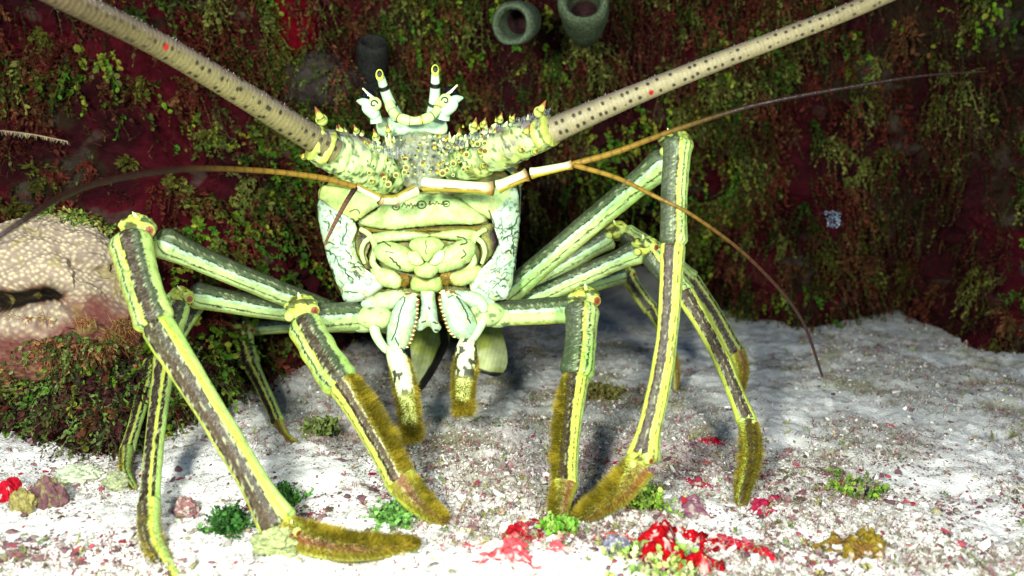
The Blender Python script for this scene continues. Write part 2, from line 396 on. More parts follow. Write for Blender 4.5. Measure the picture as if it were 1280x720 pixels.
# brown strands and green weed round its foot
mb = MB()
i, j = pick(1900, smooth(330, 270, WPX)*smooth(440, 480, WPY)*(ZZ > .001)*(patchy(22, 31, -.15, .2)+.08)+1e-9)
N = len(i)
fronds(mb, W[i, j]+WN[i, j]*.001, rng.normal(0, .6, (N, 3))+WN[i, j]*.6+np.array([0, 0, .2]), rng.uniform(.005, .015, N), 9, rng.uniform(.0008, .0017, N),
       colvar(N, [(70, 96, 36), (44, 50, 26), (84, 92, 54), (40, 34, 24), (58, 34, 26), (50, 22, 24)]), droop=.5, aspect=.55)
kk = rng.uniform(0, 1, (900, 2)); pk = np.c_[-10+195*kk[:, 0], 405+70*kk[:, 1]**.7]
b0 = P(pk[:, 0], pk[:, 1], .405+.03*((pk[:, 0]-70)/100)**2+.03*np.clip((pk[:, 1]-420)/60, 0, 1))
fronds(mb, b0, rng.normal(0, .6, (900, 3))+np.array([0, -.4, -.3]), rng.uniform(.003, .009, 900), 7, .0008, colvar(900, [(120, 72, 40), (104, 90, 44), (90, 92, 44), (130, 90, 70)]), droop=.5, aspect=.35)
nh = 9000; hx = rng.uniform(-30, 175, nh); hy = 395+70*rng.uniform(0, 1, nh)**.8; kp = fbm(np.c_[hx/26, hy/26, 0*hx], 3, 5) > -.12; hx, hy = hx[kp], hy[kp]
def on_coral(x, y):
    q2 = ((x-62)/122)**2+((y-372)/104)**2
    return P(x, y, .43-.036*np.sqrt(np.clip(1-q2, .0, 1))-.0005)
hb = on_coral(hx, hy)
kx = rng.uniform(-20, 190, 700); ky = rng.uniform(425, 490, 700)
fronds(mb, on_coral(kx, ky), rng.normal(0, .6, (700, 3))+np.array([0, -.5, .3]), rng.uniform(.003, .010, 700), 8, .0011, colvar(700, [(70, 86, 34), (50, 60, 28), (110, 76, 44), (96, 100, 56), (80, 44, 34)]), droop=.4, aspect=.6)
ta = rng.uniform(-.2, 1.4, 160); tx = 62+118*np.sin(ta); ty = 372-103*np.cos(ta)
fronds(mb, P(tx, ty, .428), rng.normal(0, .5, (160, 3))+np.array([0, -.4, .2]), rng.uniform(.004, .012, 160), 8, .0012, colvar(160, [(86, 110, 40), (70, 88, 34), (110, 110, 56)]), droop=.4, aspect=.6)
hairs(mb, hb, rng.normal(0, .6, (len(hx), 3))+np.array([0, -.7, -.2]), .0045, .00016, colvar(len(hx), [(128, 88, 52), (140, 100, 66), (116, 60, 36), (120, 110, 60)]), curl=.7)
tag(mb.build('low_weed', M_alga, smooth_=False, origin=np.array([-.25, .45, 0])), 'dark green and brown weed massed under the coral head', 'seaweed', kind='stuff')

def tube_sponge(px, py, d, R, L, direc, col, label, tilt=0, lip=.62):
    c = P(px, py, d); ax = unit(np.array(direc, float)); m = MB()
    t = np.r_[np.linspace(0, 1, 26)]
    n = 48; A = axes_from(ax)
    prof = [(-.9, .55), (-.6, .8), (-.3, .95), (-.05, 1.0), (.05, .96), (.10, .82), (.07, .70), (0, lip), (-.25, lip*.9), (-.6, lip*.7), (-.85, .02)]
    pr = catmull(np.array([(a, b, 0) for a, b in prof]), 60)
    th = np.linspace(0, 2*math.pi, n, endpoint=False)
    v = c+ax*(pr[:, 0]*L)[:, None, None]+(A[0]*np.cos(th)[:, None]+A[1]*np.sin(th)[:, None])[None]*(pr[:, 1]*R)[:, None, None]
    v = v+unit(v-c)*(.0012*fbm(v*90, 3, int(px)))[..., None]
    C = np.broadcast_to(lin(col), v.shape)*(1+.25*fbm(v*120, 3, 5))[..., None]
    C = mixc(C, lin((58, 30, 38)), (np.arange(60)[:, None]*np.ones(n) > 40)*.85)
    m.grid(v, C, wrap=True)
    return tag(m.build('tube_sponge', M_sponge), label, 'sponge', 'tube sponges on the wall')
tube_sponge(641, 30, .50, .0125, .05, (-.25, -1, -.15), (70, 80, 62), 'grey tube sponge with a round open mouth, just right of the eyes at the top')
tube_sponge(730, 3, .50, .0145, .05, (-.1, -1, .35), (66, 76, 56), 'wide-mouthed grey tube sponge cut by the top edge of the photo')
tube_sponge(466, 62, .56, .010, .06, (.15, -.55, .8), (34, 34, 32), 'slim greyish vase sponge behind the left eye stalk')

# red sponge on the wall, top left
def lump(name, c, r, col, label, cat, mat, group=None, amp=.35, fr=3, seed=0, col2=None, sink=0):
    m = MB()
    def disp(d): return amp*fbm(d*fr*.5+seed, 3, seed)+amp*.35*fbm(d*fr*2+seed, 3, seed+3)
    def cf(d, v):
        C = np.broadcast_to(lin(col), v.shape)*(1+.35*fbm(d*4+seed, 3, seed+9))[..., None]
        if col2 is not None: C = mixc(C, lin(col2), smooth(.1, .3, fbm(d*5+seed, 3, seed+13)))
        return C
    ell(m, np.asarray(c), r, cf, nu=60, nv=90, disp=disp)
    return tag(m.build(name, mat), label, cat, group)
lump('red_sponge', P(358, 22, .56), (.022, .012, .026), (70, 3, 10), 'deep red soft sponge on the wall at the top left', 'sponge', M_sponge, seed=11)
lump('reef_knob', P(385, 100, .575), (.032, .02, .022), (46, 40, 36), 'smooth grey-brown rock knob behind the left antenna', 'rock', M_rock, seed=12, amp=.2)

m = MB(); sx_ = rng.normal(0, 1, (150, 2))
cs_ = np.array([(328, 60), (392, 30), (345, 125), (420, 92), (360, 75), (372, -5)])[rng.integers(0, 6, 150)]
fronds(m, P(cs_[:, 0]+sx_[:, 0]*13, cs_[:, 1]+sx_[:, 1]*12, .552), rng.normal(0, .5, (150, 3))+np.array([0, -.3, -.6]), rng.uniform(.006, .016, 150), 10, .0014, .5*colvar(150, [(92, 110, 40), (110, 70, 44), (96, 96, 50), (84, 40, 34)]), droop=.6, aspect=.5)
tag(m.build('fringe_weed', M_alga, smooth_=False), 'loose weed fringing the crimson sponge and the grey knob at the top left', 'seaweed', kind='stuff')
# white hydroid strand and bluish tuft
m = MB(); tube(m, catmull([P(0, 163, .48), P(40, 168, .475), P(85, 177, .475)], 40), .0003, lin([150, 130, 104]), nseg=8)
i = np.linspace(0, 39, 60).astype(int); pth = catmull([P(0, 163, .48), P(40, 168, .475), P(85, 177, .475)], 60)
hairs(m, pth, np.tile([0, -.2, -1.], (60, 1)), .003, .0002, lin([150, 140, 110]))
tag(m.build('hydroid_strand', M_alga), 'thin pale feathery strand sticking out at the left edge', 'hydroid')
m = MB(); N = 22
fronds(m, np.tile(P(1042, 270, .52), (N, 1))+rng.normal(0, .0018, (N, 3)), rng.normal(0, 1, (N, 3))+np.array([0, -.6, 0]), .0035, 6, .0009, colvar(N, [(84, 92, 106), (76, 84, 98)]), aspect=.8)
tag(m.build('pale_tuft', M_alga, smooth_=False), 'small bluish white tuft on the dark wall right of the lobster', 'seaweed')

# ------------------------------------------------------------------ rubble and turf on the floor
def rubble(n, pos, size, cols, name, label, flat=.6):
    t = (1+5**.5)/2
    iv = np.array([(-1, t, 0), (1, t, 0), (-1, -t, 0), (1, -t, 0), (0, -1, t), (0, 1, t), (0, -1, -t), (0, 1, -t), (t, 0, -1), (t, 0, 1), (-t, 0, -1), (-t, 0, 1)])/1.9
    it = np.array([(0, 11, 5), (0, 5, 1), (0, 1, 7), (0, 7, 10), (0, 10, 11), (1, 5, 9), (5, 11, 4), (11, 10, 2), (10, 7, 6), (7, 1, 8), (3, 9, 4), (3, 4, 2), (3, 2, 6), (3, 6, 8), (3, 8, 9), (4, 9, 5), (2, 4, 11), (6, 2, 10), (8, 6, 7), (9, 8, 1)])
    v = iv[None]*(1+rng.normal(0, .22, (n, 12, 1)))
    v = v*np.stack([rng.uniform(.7, 1.5, n), rng.uniform(.5, 1, n), rng.uniform(.35, flat, n)], 1)[:, None]
    a = rng.uniform(0, 6.28, n); b = rng.normal(0, .45, n)
    ca, sa, cb, sb = np.cos(a), np.sin(a), np.cos(b), np.sin(b)
    x = v[..., 0]*cb[:, None]-v[..., 2]*sb[:, None]; z = v[..., 0]*sb[:, None]+v[..., 2]*cb[:, None]
    v = np.stack([x*ca[:, None]-v[..., 1]*sa[:, None], x*sa[:, None]+v[..., 1]*ca[:, None], z], -1)
    v = v*size[:, None, None]+pos[:, None]
    m = MB(); m.add(v.reshape(-1, 3), np.repeat(cols, 12, 0)*(1+rng.normal(0, .1, (n*12, 1))), t=(it[None]+(np.arange(n)*12)[:, None, None]).reshape(-1, 3))
    return tag(m.build(name, M_rubble, smooth_=False, origin=np.zeros(3)), label, 'rubble', kind='stuff')
def scatter_floor(n, dens):
    out = np.zeros((0, 3))
    while len(out) < n:
        py = 720-rng.uniform(0, 1, n)**1.0*385+rng.uniform(0, 60, n); px = rng.uniform(-150, 1450, n)
        g = G(px, py); k = rng.uniform(0, 1, n) < dens(g[:, 0], g[:, 1]); out = np.vstack([out, g[k]])
    out = out[:n]; out[:, 2] = floor_z(out[:, 0], out[:, 1]); return out
def turfiness(x, y):
    p_ = np.stack([x, y, 0*x], -1); return smooth(-.38, .12, fbm(p_*22, 4, 41)+.28*fbm(p_*55, 3, 51))
def dn(x, y): return np.clip(.15+turfiness(x, y)*.8, 0, 1)*smooth(.78, .52, y)
n = 75000; pos = scatter_floor(n, dn); sz = .00040*np.exp(rng.exponential(.36, n)).clip(1, 6)*(1-.35*smooth(.33, .42, pos[:, 1])); pos[:, 2] += sz*.1
cols = colvar(n, [(182, 178, 170), (212, 206, 198), (156, 150, 142), (122, 114, 104), (134, 128, 98)], [.36, .18, .24, .14, .08])
dk_ = colvar(n, [(92, 66, 72), (110, 84, 84), (140, 60, 70), (84, 72, 62), (140, 30, 44)], [.33, .30, .10, .24, .03])
q_ = fbm(pos*np.array([34, 34, 0])+5, 4, 333)
cols = np.where((rng.uniform(0, 1, n) < .12+.55*smooth(.0, .3, q_))[:, None]*np.ones(3) > 0, dk_, cols)
rubble(n, pos, sz, cols, 'coral_rubble', 'white grey and purplish broken shell and coral bits strewn over the sand')
# short turf
mb = MB(); n = 24000; pos = scatter_floor(n, lambda x, y: turfiness(x+.01, y)**2*smooth(.7, .55, y)*smooth(-.30, -.05, x)+.03)
hairs(mb, pos, rng.normal(0, .8, (n, 3))+np.array([0, 0, 1.]), .0035, .00018, colvar(n, [(104, 98, 70), (118, 72, 76), (92, 92, 56), (150, 144, 132), (110, 50, 60)]), curl=.7)
n = 900; pos = scatter_floor(n, lambda x, y: turfiness(x+.03, y)**2*.8)
fronds(mb, pos, rng.normal(0, .6, (n, 3))+np.array([0, 0, .8]), .005, 6, .0009, colvar(n, [(120, 120, 70), (140, 120, 100), (96, 110, 60), (130, 90, 96)]), droop=.3, aspect=.6)
tag(mb.build('floor_turf', M_alga, smooth_=False, origin=np.zeros(3)), 'short drab turf and weed between the bits of rubble', 'turf', kind='stuff')

def gp(px, py):
    g = G(px, py); g[2] = floor_z(g[0:1], g[1:2])[0]; return g
# encrusting red sponges: lobed sheets draped on the rubble
def crust(px, py, wpx, dpx, h, col, col2, label, seed, name='red_sponge', cat='sponge', group='red encrusting sponges on the sand', mat=None, lobes=9):
    c = gp(px, py); d = gd(py); rx = wpx/F*d; ry = dpx/F*d/math.sin(PITCH+math.atan((py-360)/F))
    r_ = np.random.default_rng(seed); m = MB()
    nu, nv = 110, 240
    u = np.linspace(0, 1, nu)[:, None]*np.ones(nv); w = np.linspace(0, 2*math.pi, nv, endpoint=False)[None]*np.ones((nu, 1))
    dd = np.stack([np.cos(w), np.sin(w), 0*w], -1)
    edge = 1+.45*fbm(dd*1.6+seed, 3, seed)+.38*fbm(dd*6+seed, 4, seed+2)
    x = c[0]+rx*u*edge*np.cos(w); y = c[1]+ry*u*edge*np.sin(w)
    pq = np.stack([x, y, 0*x], -1)
    bump_ = .5+.8*fbm(pq*110+seed, 3, seed+5)+.16*fbm(pq*420, 2, seed+6)
    top = h*np.sqrt(np.clip(1-u**3, 0, 1))*np.clip(bump_, .04, 2)
    v = np.stack([x, y, floor_z(x, y)-.0012+top], -1)
    C = np.broadcast_to(lin(col), v.shape)*(1+.3*fbm(pq*150, 3, seed+7))[..., None]
    C = mixc(C, lin(col2), smooth(.0, .3, fbm(pq*150+3, 4, seed+8))*.85); C = mixc(C, lin(wht), smooth(.34, .46, fbm(pq*420+3, 3, seed+18))*.4)
    m.grid(v, C, wrap=True)
    return tag(m.build(name, mat or M_sponge), label, cat, group)
red, pink, wht = (130, 16, 24), (176, 84, 90), (222, 208, 200)
crust(672, 662, 44, 18, .0045, red, pink, 'pinkish red crust just below the right inner foot', 21)
crust(635, 690, 75, 24, .0045, (180, 66, 72), wht, 'wide mottled pink and white crust at the bottom centre', 22)
crust(850, 686, 56, 26, .010, (136, 8, 16), (84, 5, 12), 'brightest red rounded sponge lump at the bottom right of centre', 23)
crust(795, 676, 40, 7, .004, (196, 30, 36), wht, 'thin red sponge streak left of the bright red lump', 24)
crust(948, 678, 56, 17, .0035, (156, 22, 38), (170, 90, 104), 'flat ragged red crust to the right of the bright red lump', 25)
crust(868, 592, 30, 15, .003, (156, 20, 50), (96, 50, 60), 'dark crimson sponge patch between the two outer right legs', 26)
crust(890, 548, 16, 7, .004, (176, 24, 50), (160, 90, 96), 'small crimson patch up-slope from the dark crimson one', 27)
crust(962, 624, 26, 9, .004, (130, 24, 52), (120, 80, 90), 'magenta crust beside the outermost right foot', 28)
crust(1130, 530, 26, 6, .003, (170, 60, 60), (160, 120, 110), 'faint reddish crust on the open sand at the right', 29)
crust(8, 622, 14, 12, .010, (156, 18, 34), (130, 30, 40), 'rounded crimson sponge cut by the left edge', 30)
crust(840, 630, 60, 20, .003, (110, 70, 84), (140, 130, 120), 'purple-brown crusty patch behind the bright red lump', 31, name='purple_crust', cat='crust', group='x', mat=M_rubble).pop('group', None)
crust(1066, 680, 40, 17, .008, (112, 94, 30), (96, 68, 36), 'ochre yellow lumpy sponge at the bottom right', 32, name='yellow_sponge', group='x').pop('group', None)

# weed tufts on the floor
def tuft(px, py, r, n, L, leaf, cols, label, group='green weed tufts on the sand', up=1., name='weed_tuft', aspect=.8):
    c = gp(px, py); a = rng.uniform(0, 6.28, n); rr = r*np.sqrt(rng.uniform(0, 1, n))
    p = np.c_[c[0]+rr*np.cos(a), c[1]+rr*np.sin(a), np.full(n, c[2])]
    m = MB(); fronds(m, p, rng.normal(0, .55, (n, 3))+np.array([0, -.1, up]), L, 8, leaf, colvar(n, cols), droop=.15, aspect=aspect)
    return tag(m.build(name, M_alga, smooth_=False), label, 'seaweed', group)
grns = [(44, 84, 32), (60, 100, 40), (38, 68, 32)]; lime = [(104, 134, 44), (124, 146, 60), (80, 106, 40)]
tuft(286, 662, .006, 110, .009, .0009, grns, 'round green weed clump left of the big left leg')
tuft(355, 632, .006, 100, .009, .0009, grns, 'green weed clump tucked right behind the big left leg')
tuft(497, 652, .009, 90, .006, .0009, [(76, 120, 50), (96, 134, 66)], 'light green weed patch under the inner left leg')
tuft(806, 636, .006, 120, .009, .0010, lime, 'yellow-green plated weed sprig below the right middle foot')
tuft(400, 542, .008, 50, .006, .0013, [(90, 104, 50), (110, 120, 70)], 'dull olive weed beside the small rear left foot')
tuft(1068, 606, .012, 60, .005, .0010, lime+[(120, 120, 90)], 'sparse yellow-green weed on the right-hand sand')
tuft(755, 490, .010, 60, .007, .0013, [(84, 80, 40), (100, 96, 50)], 'brownish weed patch behind the right inner leg')
tuft(700, 668, .005, 40, .006, .0012, [(90, 140, 40), (110, 140, 60)], 'tiny green weed at the tip of the right inner foot')
tuft(820, 712, .016, 80, .006, .0012, [(150, 160, 90), (170, 170, 120), (120, 150, 70)], 'pale green weed at the bottom edge below the red lump')

# loose stones
def stone(px, py, wpx, h, col, col2, label, seed):
    c = gp(px, py); d = gd(py); rx = wpx/F*d
    return lump('stone', c+np.array([0, 0, h*.35]), (rx, rx*.8, h), col, label, 'stone', M_rubble, 'loose stones on the sand', amp=.45, fr=4, seed=seed, col2=col2)
stone(62, 630, 20, .009, (96, 66, 70), (110, 104, 70), 'purplish brown stone at the lower left', 41)
stone(30, 640, 14, .006, (130, 120, 70), (96, 90, 60), 'olive stone between the crimson sponge and the brown stone', 42)
stone(100, 598, 26, .004, (170, 176, 150), (130, 140, 110), 'flat pale greenish stone on the far left sand', 43)
stone(148, 606, 16, .004, (140, 146, 110), (110, 110, 90), 'small grey-green stone just left of the outer left legs', 44)
stone(350, 692, 30, .005, (140, 148, 100), (110, 118, 80), 'grey-green stone under the big left foot', 45)
stone(232, 640, 15, .005, (120, 84, 84), (150, 140, 130), 'rosy stone right of the outer left legs', 46)
stone(770, 690, 14, .004, (96, 92, 110), (150, 150, 150), 'bluish grey stone at the bottom, left of the red lump', 47)

# ------------------------------------------------------------------ the lobster
D0 = .42; PXM = .42/F
BODY_O = G(524, 470)
pale, mint, yel = lin([170, 198, 124]), lin([164, 196, 160]), lin([166, 174, 72])
dark, purp, olive = lin([20, 17, 16]), lin([50, 40, 30]), lin([60, 70, 44])
ochre, brown, cream = lin([112, 100, 24]), lin([110, 64, 28]), lin([190, 200, 150])
def stripes(spec, seed=0, freq=160, soft=.022, wob=.10):
    """spec: [(s, colour)], s = -1..1 across the limb, read left to right on a limb that points down"""
    pos = np.array([a for a, _ in spec]); cs = np.array([c for _, c in spec])
    def f(TH, tt, v):
        x = -np.sin(TH)+wob*fbm(v*freq, 3, seed)+.03*vnoise(v*900, seed+2)
        C = np.broadcast_to(cs[0], v.shape).copy()
        edge = np.zeros(x.shape)
        for k in range(1, len(pos)):
            a = smooth(pos[k]-soft, pos[k]+soft, x); C = mixc(C, cs[k], a); edge = np.maximum(edge, np.exp(-((x-pos[k])/.07)**2))
        lum = C.sum(-1)
        big = fbm(v*60, 3, seed+8)
        C = C*(1+.28*big)[..., None]
        C = mixc(C, C*np.array([.8, .95, .75]), smooth(0, .5, fbm(v*25+4, 2, seed+9)))
        fr = smooth(.15, .5, vnoise(v*1300, seed+4)); C = mixc(C, lin([168, 168, 128]), fr*.09*(lum < .4))
        dots = smooth(.2, .45, vnoise(np.stack([x*5, tt*70+x*6, 0*x], -1), seed+12))*edge*(lum < .5); C = mixc(C, cream*.8, dots*.5)
        dk = smooth(.1, .35, vnoise(np.stack([x*4, tt*48-x*5, 0*x], -1), seed+15))*np.exp(-((np.abs(edge)-.55)/.3)**2)*(lum > .35); C = mixc(C, dark, dk*.5)
        tk = smooth(.42, .6, fbm(v*480+9, 2, seed+6)); C = mixc(C, lin([70, 52, 30]), tk*.45*(lum > .7))
        return C
    return f
grn = lin([66, 80, 54]); gst = lin([54, 62, 44]); brn = lin([38, 26, 18]); lgr = lin([150, 176, 96])
P_mer = [(-1.2, gst), (-.65, grn), (-.34, dark), (-.24, mint), (.0, pale), (.40, lin([48, 28, 18])), (.50, pale*.95), (.85, yel)]
P_pro = [(-1.2, yel), (-.64, dark), (-.53, lin([62, 50, 38])), (.0, purp), (.45, dark), (.54, yel), (.85, lgr)]
P_car = [(-1.2, yel), (-.75, lgr), (-.55, dark), (-.44, lgr), (-.2, yel*1.05), (-.08, dark), (.02, purp), (.5, gst), (.82, lgr)]
P_cr = [(-1.2, gst), (-.35, grn), (-.12, brn), (.03, yel), (.18, lgr), (.40, dark), (.50, lgr), (.72, brn), (.8, lgr)]
P_pr = [(-1.2, yel), (-.8, purp), (-.3, brn), (-.02, yel), (.38, brn), (.44, yel*.9), (.7, dark), (.76, lgr)]
P_la = [(-1.2, yel), (-.72, dark), (-.66, yel), (-.38, brn), (-.1, lin([72, 58, 46])), (.32, cream), (.38, ochre)]
P_thin = [(-1.2, yel*.85), (-.6, dark), (-.5, brn), (.15, dark), (.22, yel*.8), (.5, dark), (.62, brn), (.8, lgr*.8)]
def flip(sp): return [(-9, sp[-1][1])]+[(-sp[k][0], sp[k-1][1]) for k in range(len(sp)-1, 0, -1)]

body = MB()
def seg(mb, p0, p1, w0, w1, spec, seed=0, bend=(0, 0), flare=(1.08, 1.15), power=2.15, hint=(0, -1, .2), flat=.8, d_extra=0):
    "one limb segment between (px,py,d) joints; widths in photo pixels"
    jb = (math.sin(seed*2.7)*2.2, math.cos(seed*1.9)*2.2); mid_ = ((p0[0]+p1[0])/2+bend[0]+jb[0], (p0[1]+p1[1])/2+bend[1]+jb[1], (p0[2]+p1[2])/2+d_extra)
    ctl = np.array([P(*p0), P(*mid_), P(*p1)])
    L = math.hypot(p1[0]-p0[0], p1[1]-p0[1]); n = max(30, int(L*1.3))
    path = catmull(ctl, n); t = np.linspace(0, 1, n)
    d = p0[2]*(1-t)+p1[2]*t
    w = (w0*(1-t)+w1*t)*(1+(flare[0]-1)*np.exp(-(t/.12)**2)+(flare[1]-1)*np.exp(-((1-t)/.10)**2))
    w = w*(1-.10*np.sin(math.pi*t))*(1+.05*fbm(np.c_[t*7, t*0+seed, t*0], 2, seed))
    cap = lambda u: np.sqrt(np.clip(1-(1-np.clip(u, 0, 1))**2, .02, 1))
    w = w*cap((t*L+1)/(w0*.38))*cap(((1-t)*L+1)/(w1*.30))
    r = w*.5/F*d
    def dd_(TH, tt):
        sn = np.sin(TH)
        return .025*np.cos(TH*4+.6)+.045*np.exp(-((np.abs(sn)-.62)/.13)**2)+.018*fbm(np.stack([np.cos(TH)*3, sn*3, tt*L/9], -1), 3, seed+1)-.05*np.exp(-((np.abs(sn)-.3)/.16)**2)
    tube(mb, path, r, stripes(spec, seed), nseg=72, power=power, flat=flat, hint=hint, disp=dd_)
    return path, r
def knob(mb, px, py, d, rpx, col=None, spot=True, dr=(0, -1, .2)):
    "rounded joint condyle with an orange-brown socket spot"
    r = rpx/F*d; c = P(px, py, d); dr = unit(np.array(dr, float))
    def cf(dd, v):
        a = dd@dr
        C = np.broadcast_to(pale if col is None else col, v.shape)
        C = mixc(C, yel, smooth(.1, .45, a)*.8)
        if spot: C = mixc(C, brown, smooth(.74, .82, a)); C = mixc(C, lin([96, 36, 16]), smooth(.90, .96, a))
        return C
    ell(mb, c, (r, r*.9, r), cf, nu=24, nv=28, disp=lambda dd: .12*smooth(.45, .75, dd@dr)-.14*smooth(.75, .95, dd@dr))
def joint(mb, px, py, d, w, seed=0):
    "the knuckle: a core, uneven condyles and a short thorn"
    r_ = np.random.default_rng(seed+3)
    k = w/F*d
    cf = lambda dd, v: mixc(mixc(np.broadcast_to(yel*.9, v.shape), lgr, smooth(-.2, .4, fbm(v*200, 2, seed))), dark, smooth(.12, .28, fbm(v*330+seed, 2, seed+1))*.85)
    ell(mb, P(px, py, d+.003), (k*.46, k*.42, k*.40), cf, nu=36, nv=40, disp=lambda dd: .22*fbm(dd*2.2+seed, 3, seed))
    for a in range(3):
        ell(mb, P(px-w*.32+w*.26*a, py-w*(.02+r_.uniform(0, .14)), d-.001+r_.uniform(-.001, .002)), np.array([.24, .18, .17])*k*r_.uniform(.8, 1.15), cf, nu=20, nv=24, disp=lambda dd: .15*fbm(dd*2+a, 2, a))
    knob(mb, px+w*.30, py+w*.04, d-.003, w*.19, dr=(.5, -1, .1)); knob(mb, px-w*.36, py+w*.22, d-.002, w*.15, spot=False)
    spine(mb, P(px+w*r_.uniform(-.25, .1), py-w*.25, d-.001), (r_.uniform(-.8, .3), -.5, 1), k*.28, k*.09, yel, cream)
def brush(mb, path, r, n, L, dirs, col=ochre, wpx=.00009, jit=.3, spread=.9, hint=(0, -1, .2)):
    "stiff yellow bristles along one side of a segment"
    n = int(n*1.5); t, a, b = frame(path, hint)
    k = rng.uniform(.02, .98, n)*(len(path)-1); i0 = k.astype(int); f = (k-i0)[:, None]
    p = path[i0]*(1-f)+path[np.minimum(i0+1, len(path)-1)]*f
    ang = dirs+rng.normal(0, spread, n)
    dd = a[i0]*np.cos(ang)[:, None]+b[i0]*np.sin(ang)[:, None]
    base_ = p+dd*(r[i0]*.8)[:, None]
    cl = fbm(base_*260, 2, n); C = mixc(np.tile(col*.75, (n, 1)), lin([150, 132, 36]), smooth(-.1, .5, cl))*rng.uniform(.6, 1.4, (n, 1)); L = L*(1+.22*cl)*(.12+.88*np.sin(np.clip(k/(len(path)-1), 0, 1)*math.pi)**.5)
    hairs(mb, base_, dd+t[i0]*.35, L, wpx, C, jit=jit)
def dactyl(mb, pts, w0, w1, spec, n=5200, L=.0042, seed=0, hint=(0, -1, .2), side=None):
    "last leg joint, a furry claw ending in a bare brown tip"
    ctl = np.array([P(*p) for p in pts]); path = catmull(ctl, 90); t = np.linspace(0, 1, 90)
    dm = np.interp(t, np.linspace(0, 1, len(pts)), [p[2] for p in pts])
    r = (w0*(1-t)**.8+w1*t)*.5/F*dm*np.clip(1.0-(t > .93)*(t-.93)/.07*.8, .15, 1)
    tube(mb, path, r, spec if callable(spec) else stripes(spec, seed, soft=.1), nseg=40, hint=hint, power=2.2, flat=.85)
    if side is None: brush(mb, path, r, n, L, 0., spread=2.2, jit=.35, hint=hint)
    else:
        brush(mb, path, r, int(n*.65), L, side, spread=.75, jit=.2, hint=hint); brush(mb, path, r, int(n*.35), L*.4, 0., spread=1.6, jit=.3, hint=hint)
P_dac = [(-1.2, yel), (-.6, ochre), (.0, brown*.9), (.5, ochre), (.8, yel*.8)]

HB = math.pi/2
# --- left side, rear to front
# E: small rear leg
seg(body, (440, 405, .52), (306, 411, .50), 20, 17, P_mer, 1); joint(body, 306, 412, .492, 27, 1)
seg(body, (303, 416, .488), (314, 458, .478), 27, 26, P_thin, 2); seg(body, (314, 456, .478), (348, 530, .445), 20, 16, P_thin, 3)
dactyl(body, [(348, 528, .445), (358, 546, .43), (376, 557, .42)], 13, 5, P_dac, 500, .0015, 4)
# D
seg(body, (450, 400, .50), (258, 372, .455), 26, 24, P_mer, 5); joint(body, 250, 372, .455, 28, 5)
seg(body, (246, 376, .452), (205, 448, .43), 26, 24, P_car, 6)
seg(body, (192, 448, .43), (158, 566, .395), 22, 17, P_thin, 7)
dactyl(body, [(158, 562, .395), (157, 590, .38), (170, 614, .372)], 18, 7, P_thin, 700, .0018, 8)
# C
seg(body, (450, 400, .48), (238, 368, .415), 27, 31, P_mer, 9, bend=(0, 3)); joint(body, 226, 372, .412, 34, 9)
seg(body, (222, 378, .408), (216, 445, .39), 36, 34, P_car, 10, bend=(-8, 0))
seg(body, (208, 440, .39), (186, 636, .335), 28, 25, P_thin, 11)
dactyl(body, [(186, 630, .335), (190, 675, .32), (225, 735, .303)], 30, 16, P_pro, 1500, .0022, 12)
# B, the big outer leg
seg(body, (450, 405, .465), (196, 300, .37), 30, 34, P_mer, 13, flare=(1, 1.25)); joint(body, 172, 286, .366, 46, 13)
seg(body, (160, 290, .360), (196, 410, .345), 54, 50, P_car, 14, bend=(-3, 0), flare=(1.05, 1.1))
seg(body, (192, 400, .345), (352, 662, .325), 43, 38, P_pro, 15, flare=(1.0, 1.4)); joint(body, 362, 664, .320, 34, 16)
dactyl(body, [(355, 664, .323), (400, 680, .318), (455, 687, .317), (528, 680, .324)], 42, 12, P_dac, 11000, .0042, 17, side=-HB)
# A, the inner front leg
pa, ra = seg(body, (500, 398, .445), (392, 398, .402), 40, 38, P_mer, 18, flare=(1, 1.1)); joint(body, 378, 386, .396, 44, 19)
seg(body, (376, 398, .392), (430, 484, .372), 46, 50, P_car, 20, flare=(1.05, 1.05))
pa, ra = seg(body, (426, 474, .374), (502, 606, .346), 38, 34, P_la, 21)
brush(body, pa, ra, 6500, .0055, HB*-1, spread=.5, jit=.18)
dactyl(body, [(500, 600, .346), (526, 632, .342), (560, 655, .341)], 42, 10, P_dac, 5500, .0034, 22, side=-HB)
# --- right side, rear to front
seg(body, (620, 395, .53), (783, 342, .53), 24, 20, flip(P_mer), 31); joint(body, 785, 342, .53, 20, 31)
seg(body, (785, 346, .53), (815, 388, .525), 20, 19, P_thin, 32); seg(body, (814, 386, .525), (843, 448, .508), 15, 12, P_thin, 33)
dactyl(body, [(843, 446, .508), (846, 468, .50), (845, 491, .495)], 11, 5, P_dac, 400, .0014, 34)
seg(body, (620, 385, .50), (765, 296, .49), 25, 23, flip(P_mer), 35); joint(body, 772, 288, .488, 30, 35)
seg(body, (778, 290, .486), (866, 352, .485), 26, 24, P_cr, 36, bend=(4, -5))
seg(body, (862, 346, .485), (920, 442, .484), 20, 22, P_thin, 37, bend=(3, -3))
dactyl(body, [(920, 436, .484), (927, 462, .485), (924, 494, .488)], 22, 9, P_dac, 1500, .0025, 38)
seg(body, (610, 398, .47), (802, 312, .435), 28, 26, flip(P_mer), 39, flare=(1, 1.25)); joint(body, 808, 308, .432, 32, 39)
seg(body, (812, 314, .432), (858, 372, .428), 34, 30, P_cr, 40)
seg(body, (853, 362, .428), (936, 532, .395), 24, 23, P_pro, 41, bend=(4, -6)); joint(body, 936, 528, .392, 22, 42)
dactyl(body, [(936, 530, .393), (938, 570, .378), (924, 632, .362)], 26, 12, P_pro, 5000, .0036, 43)
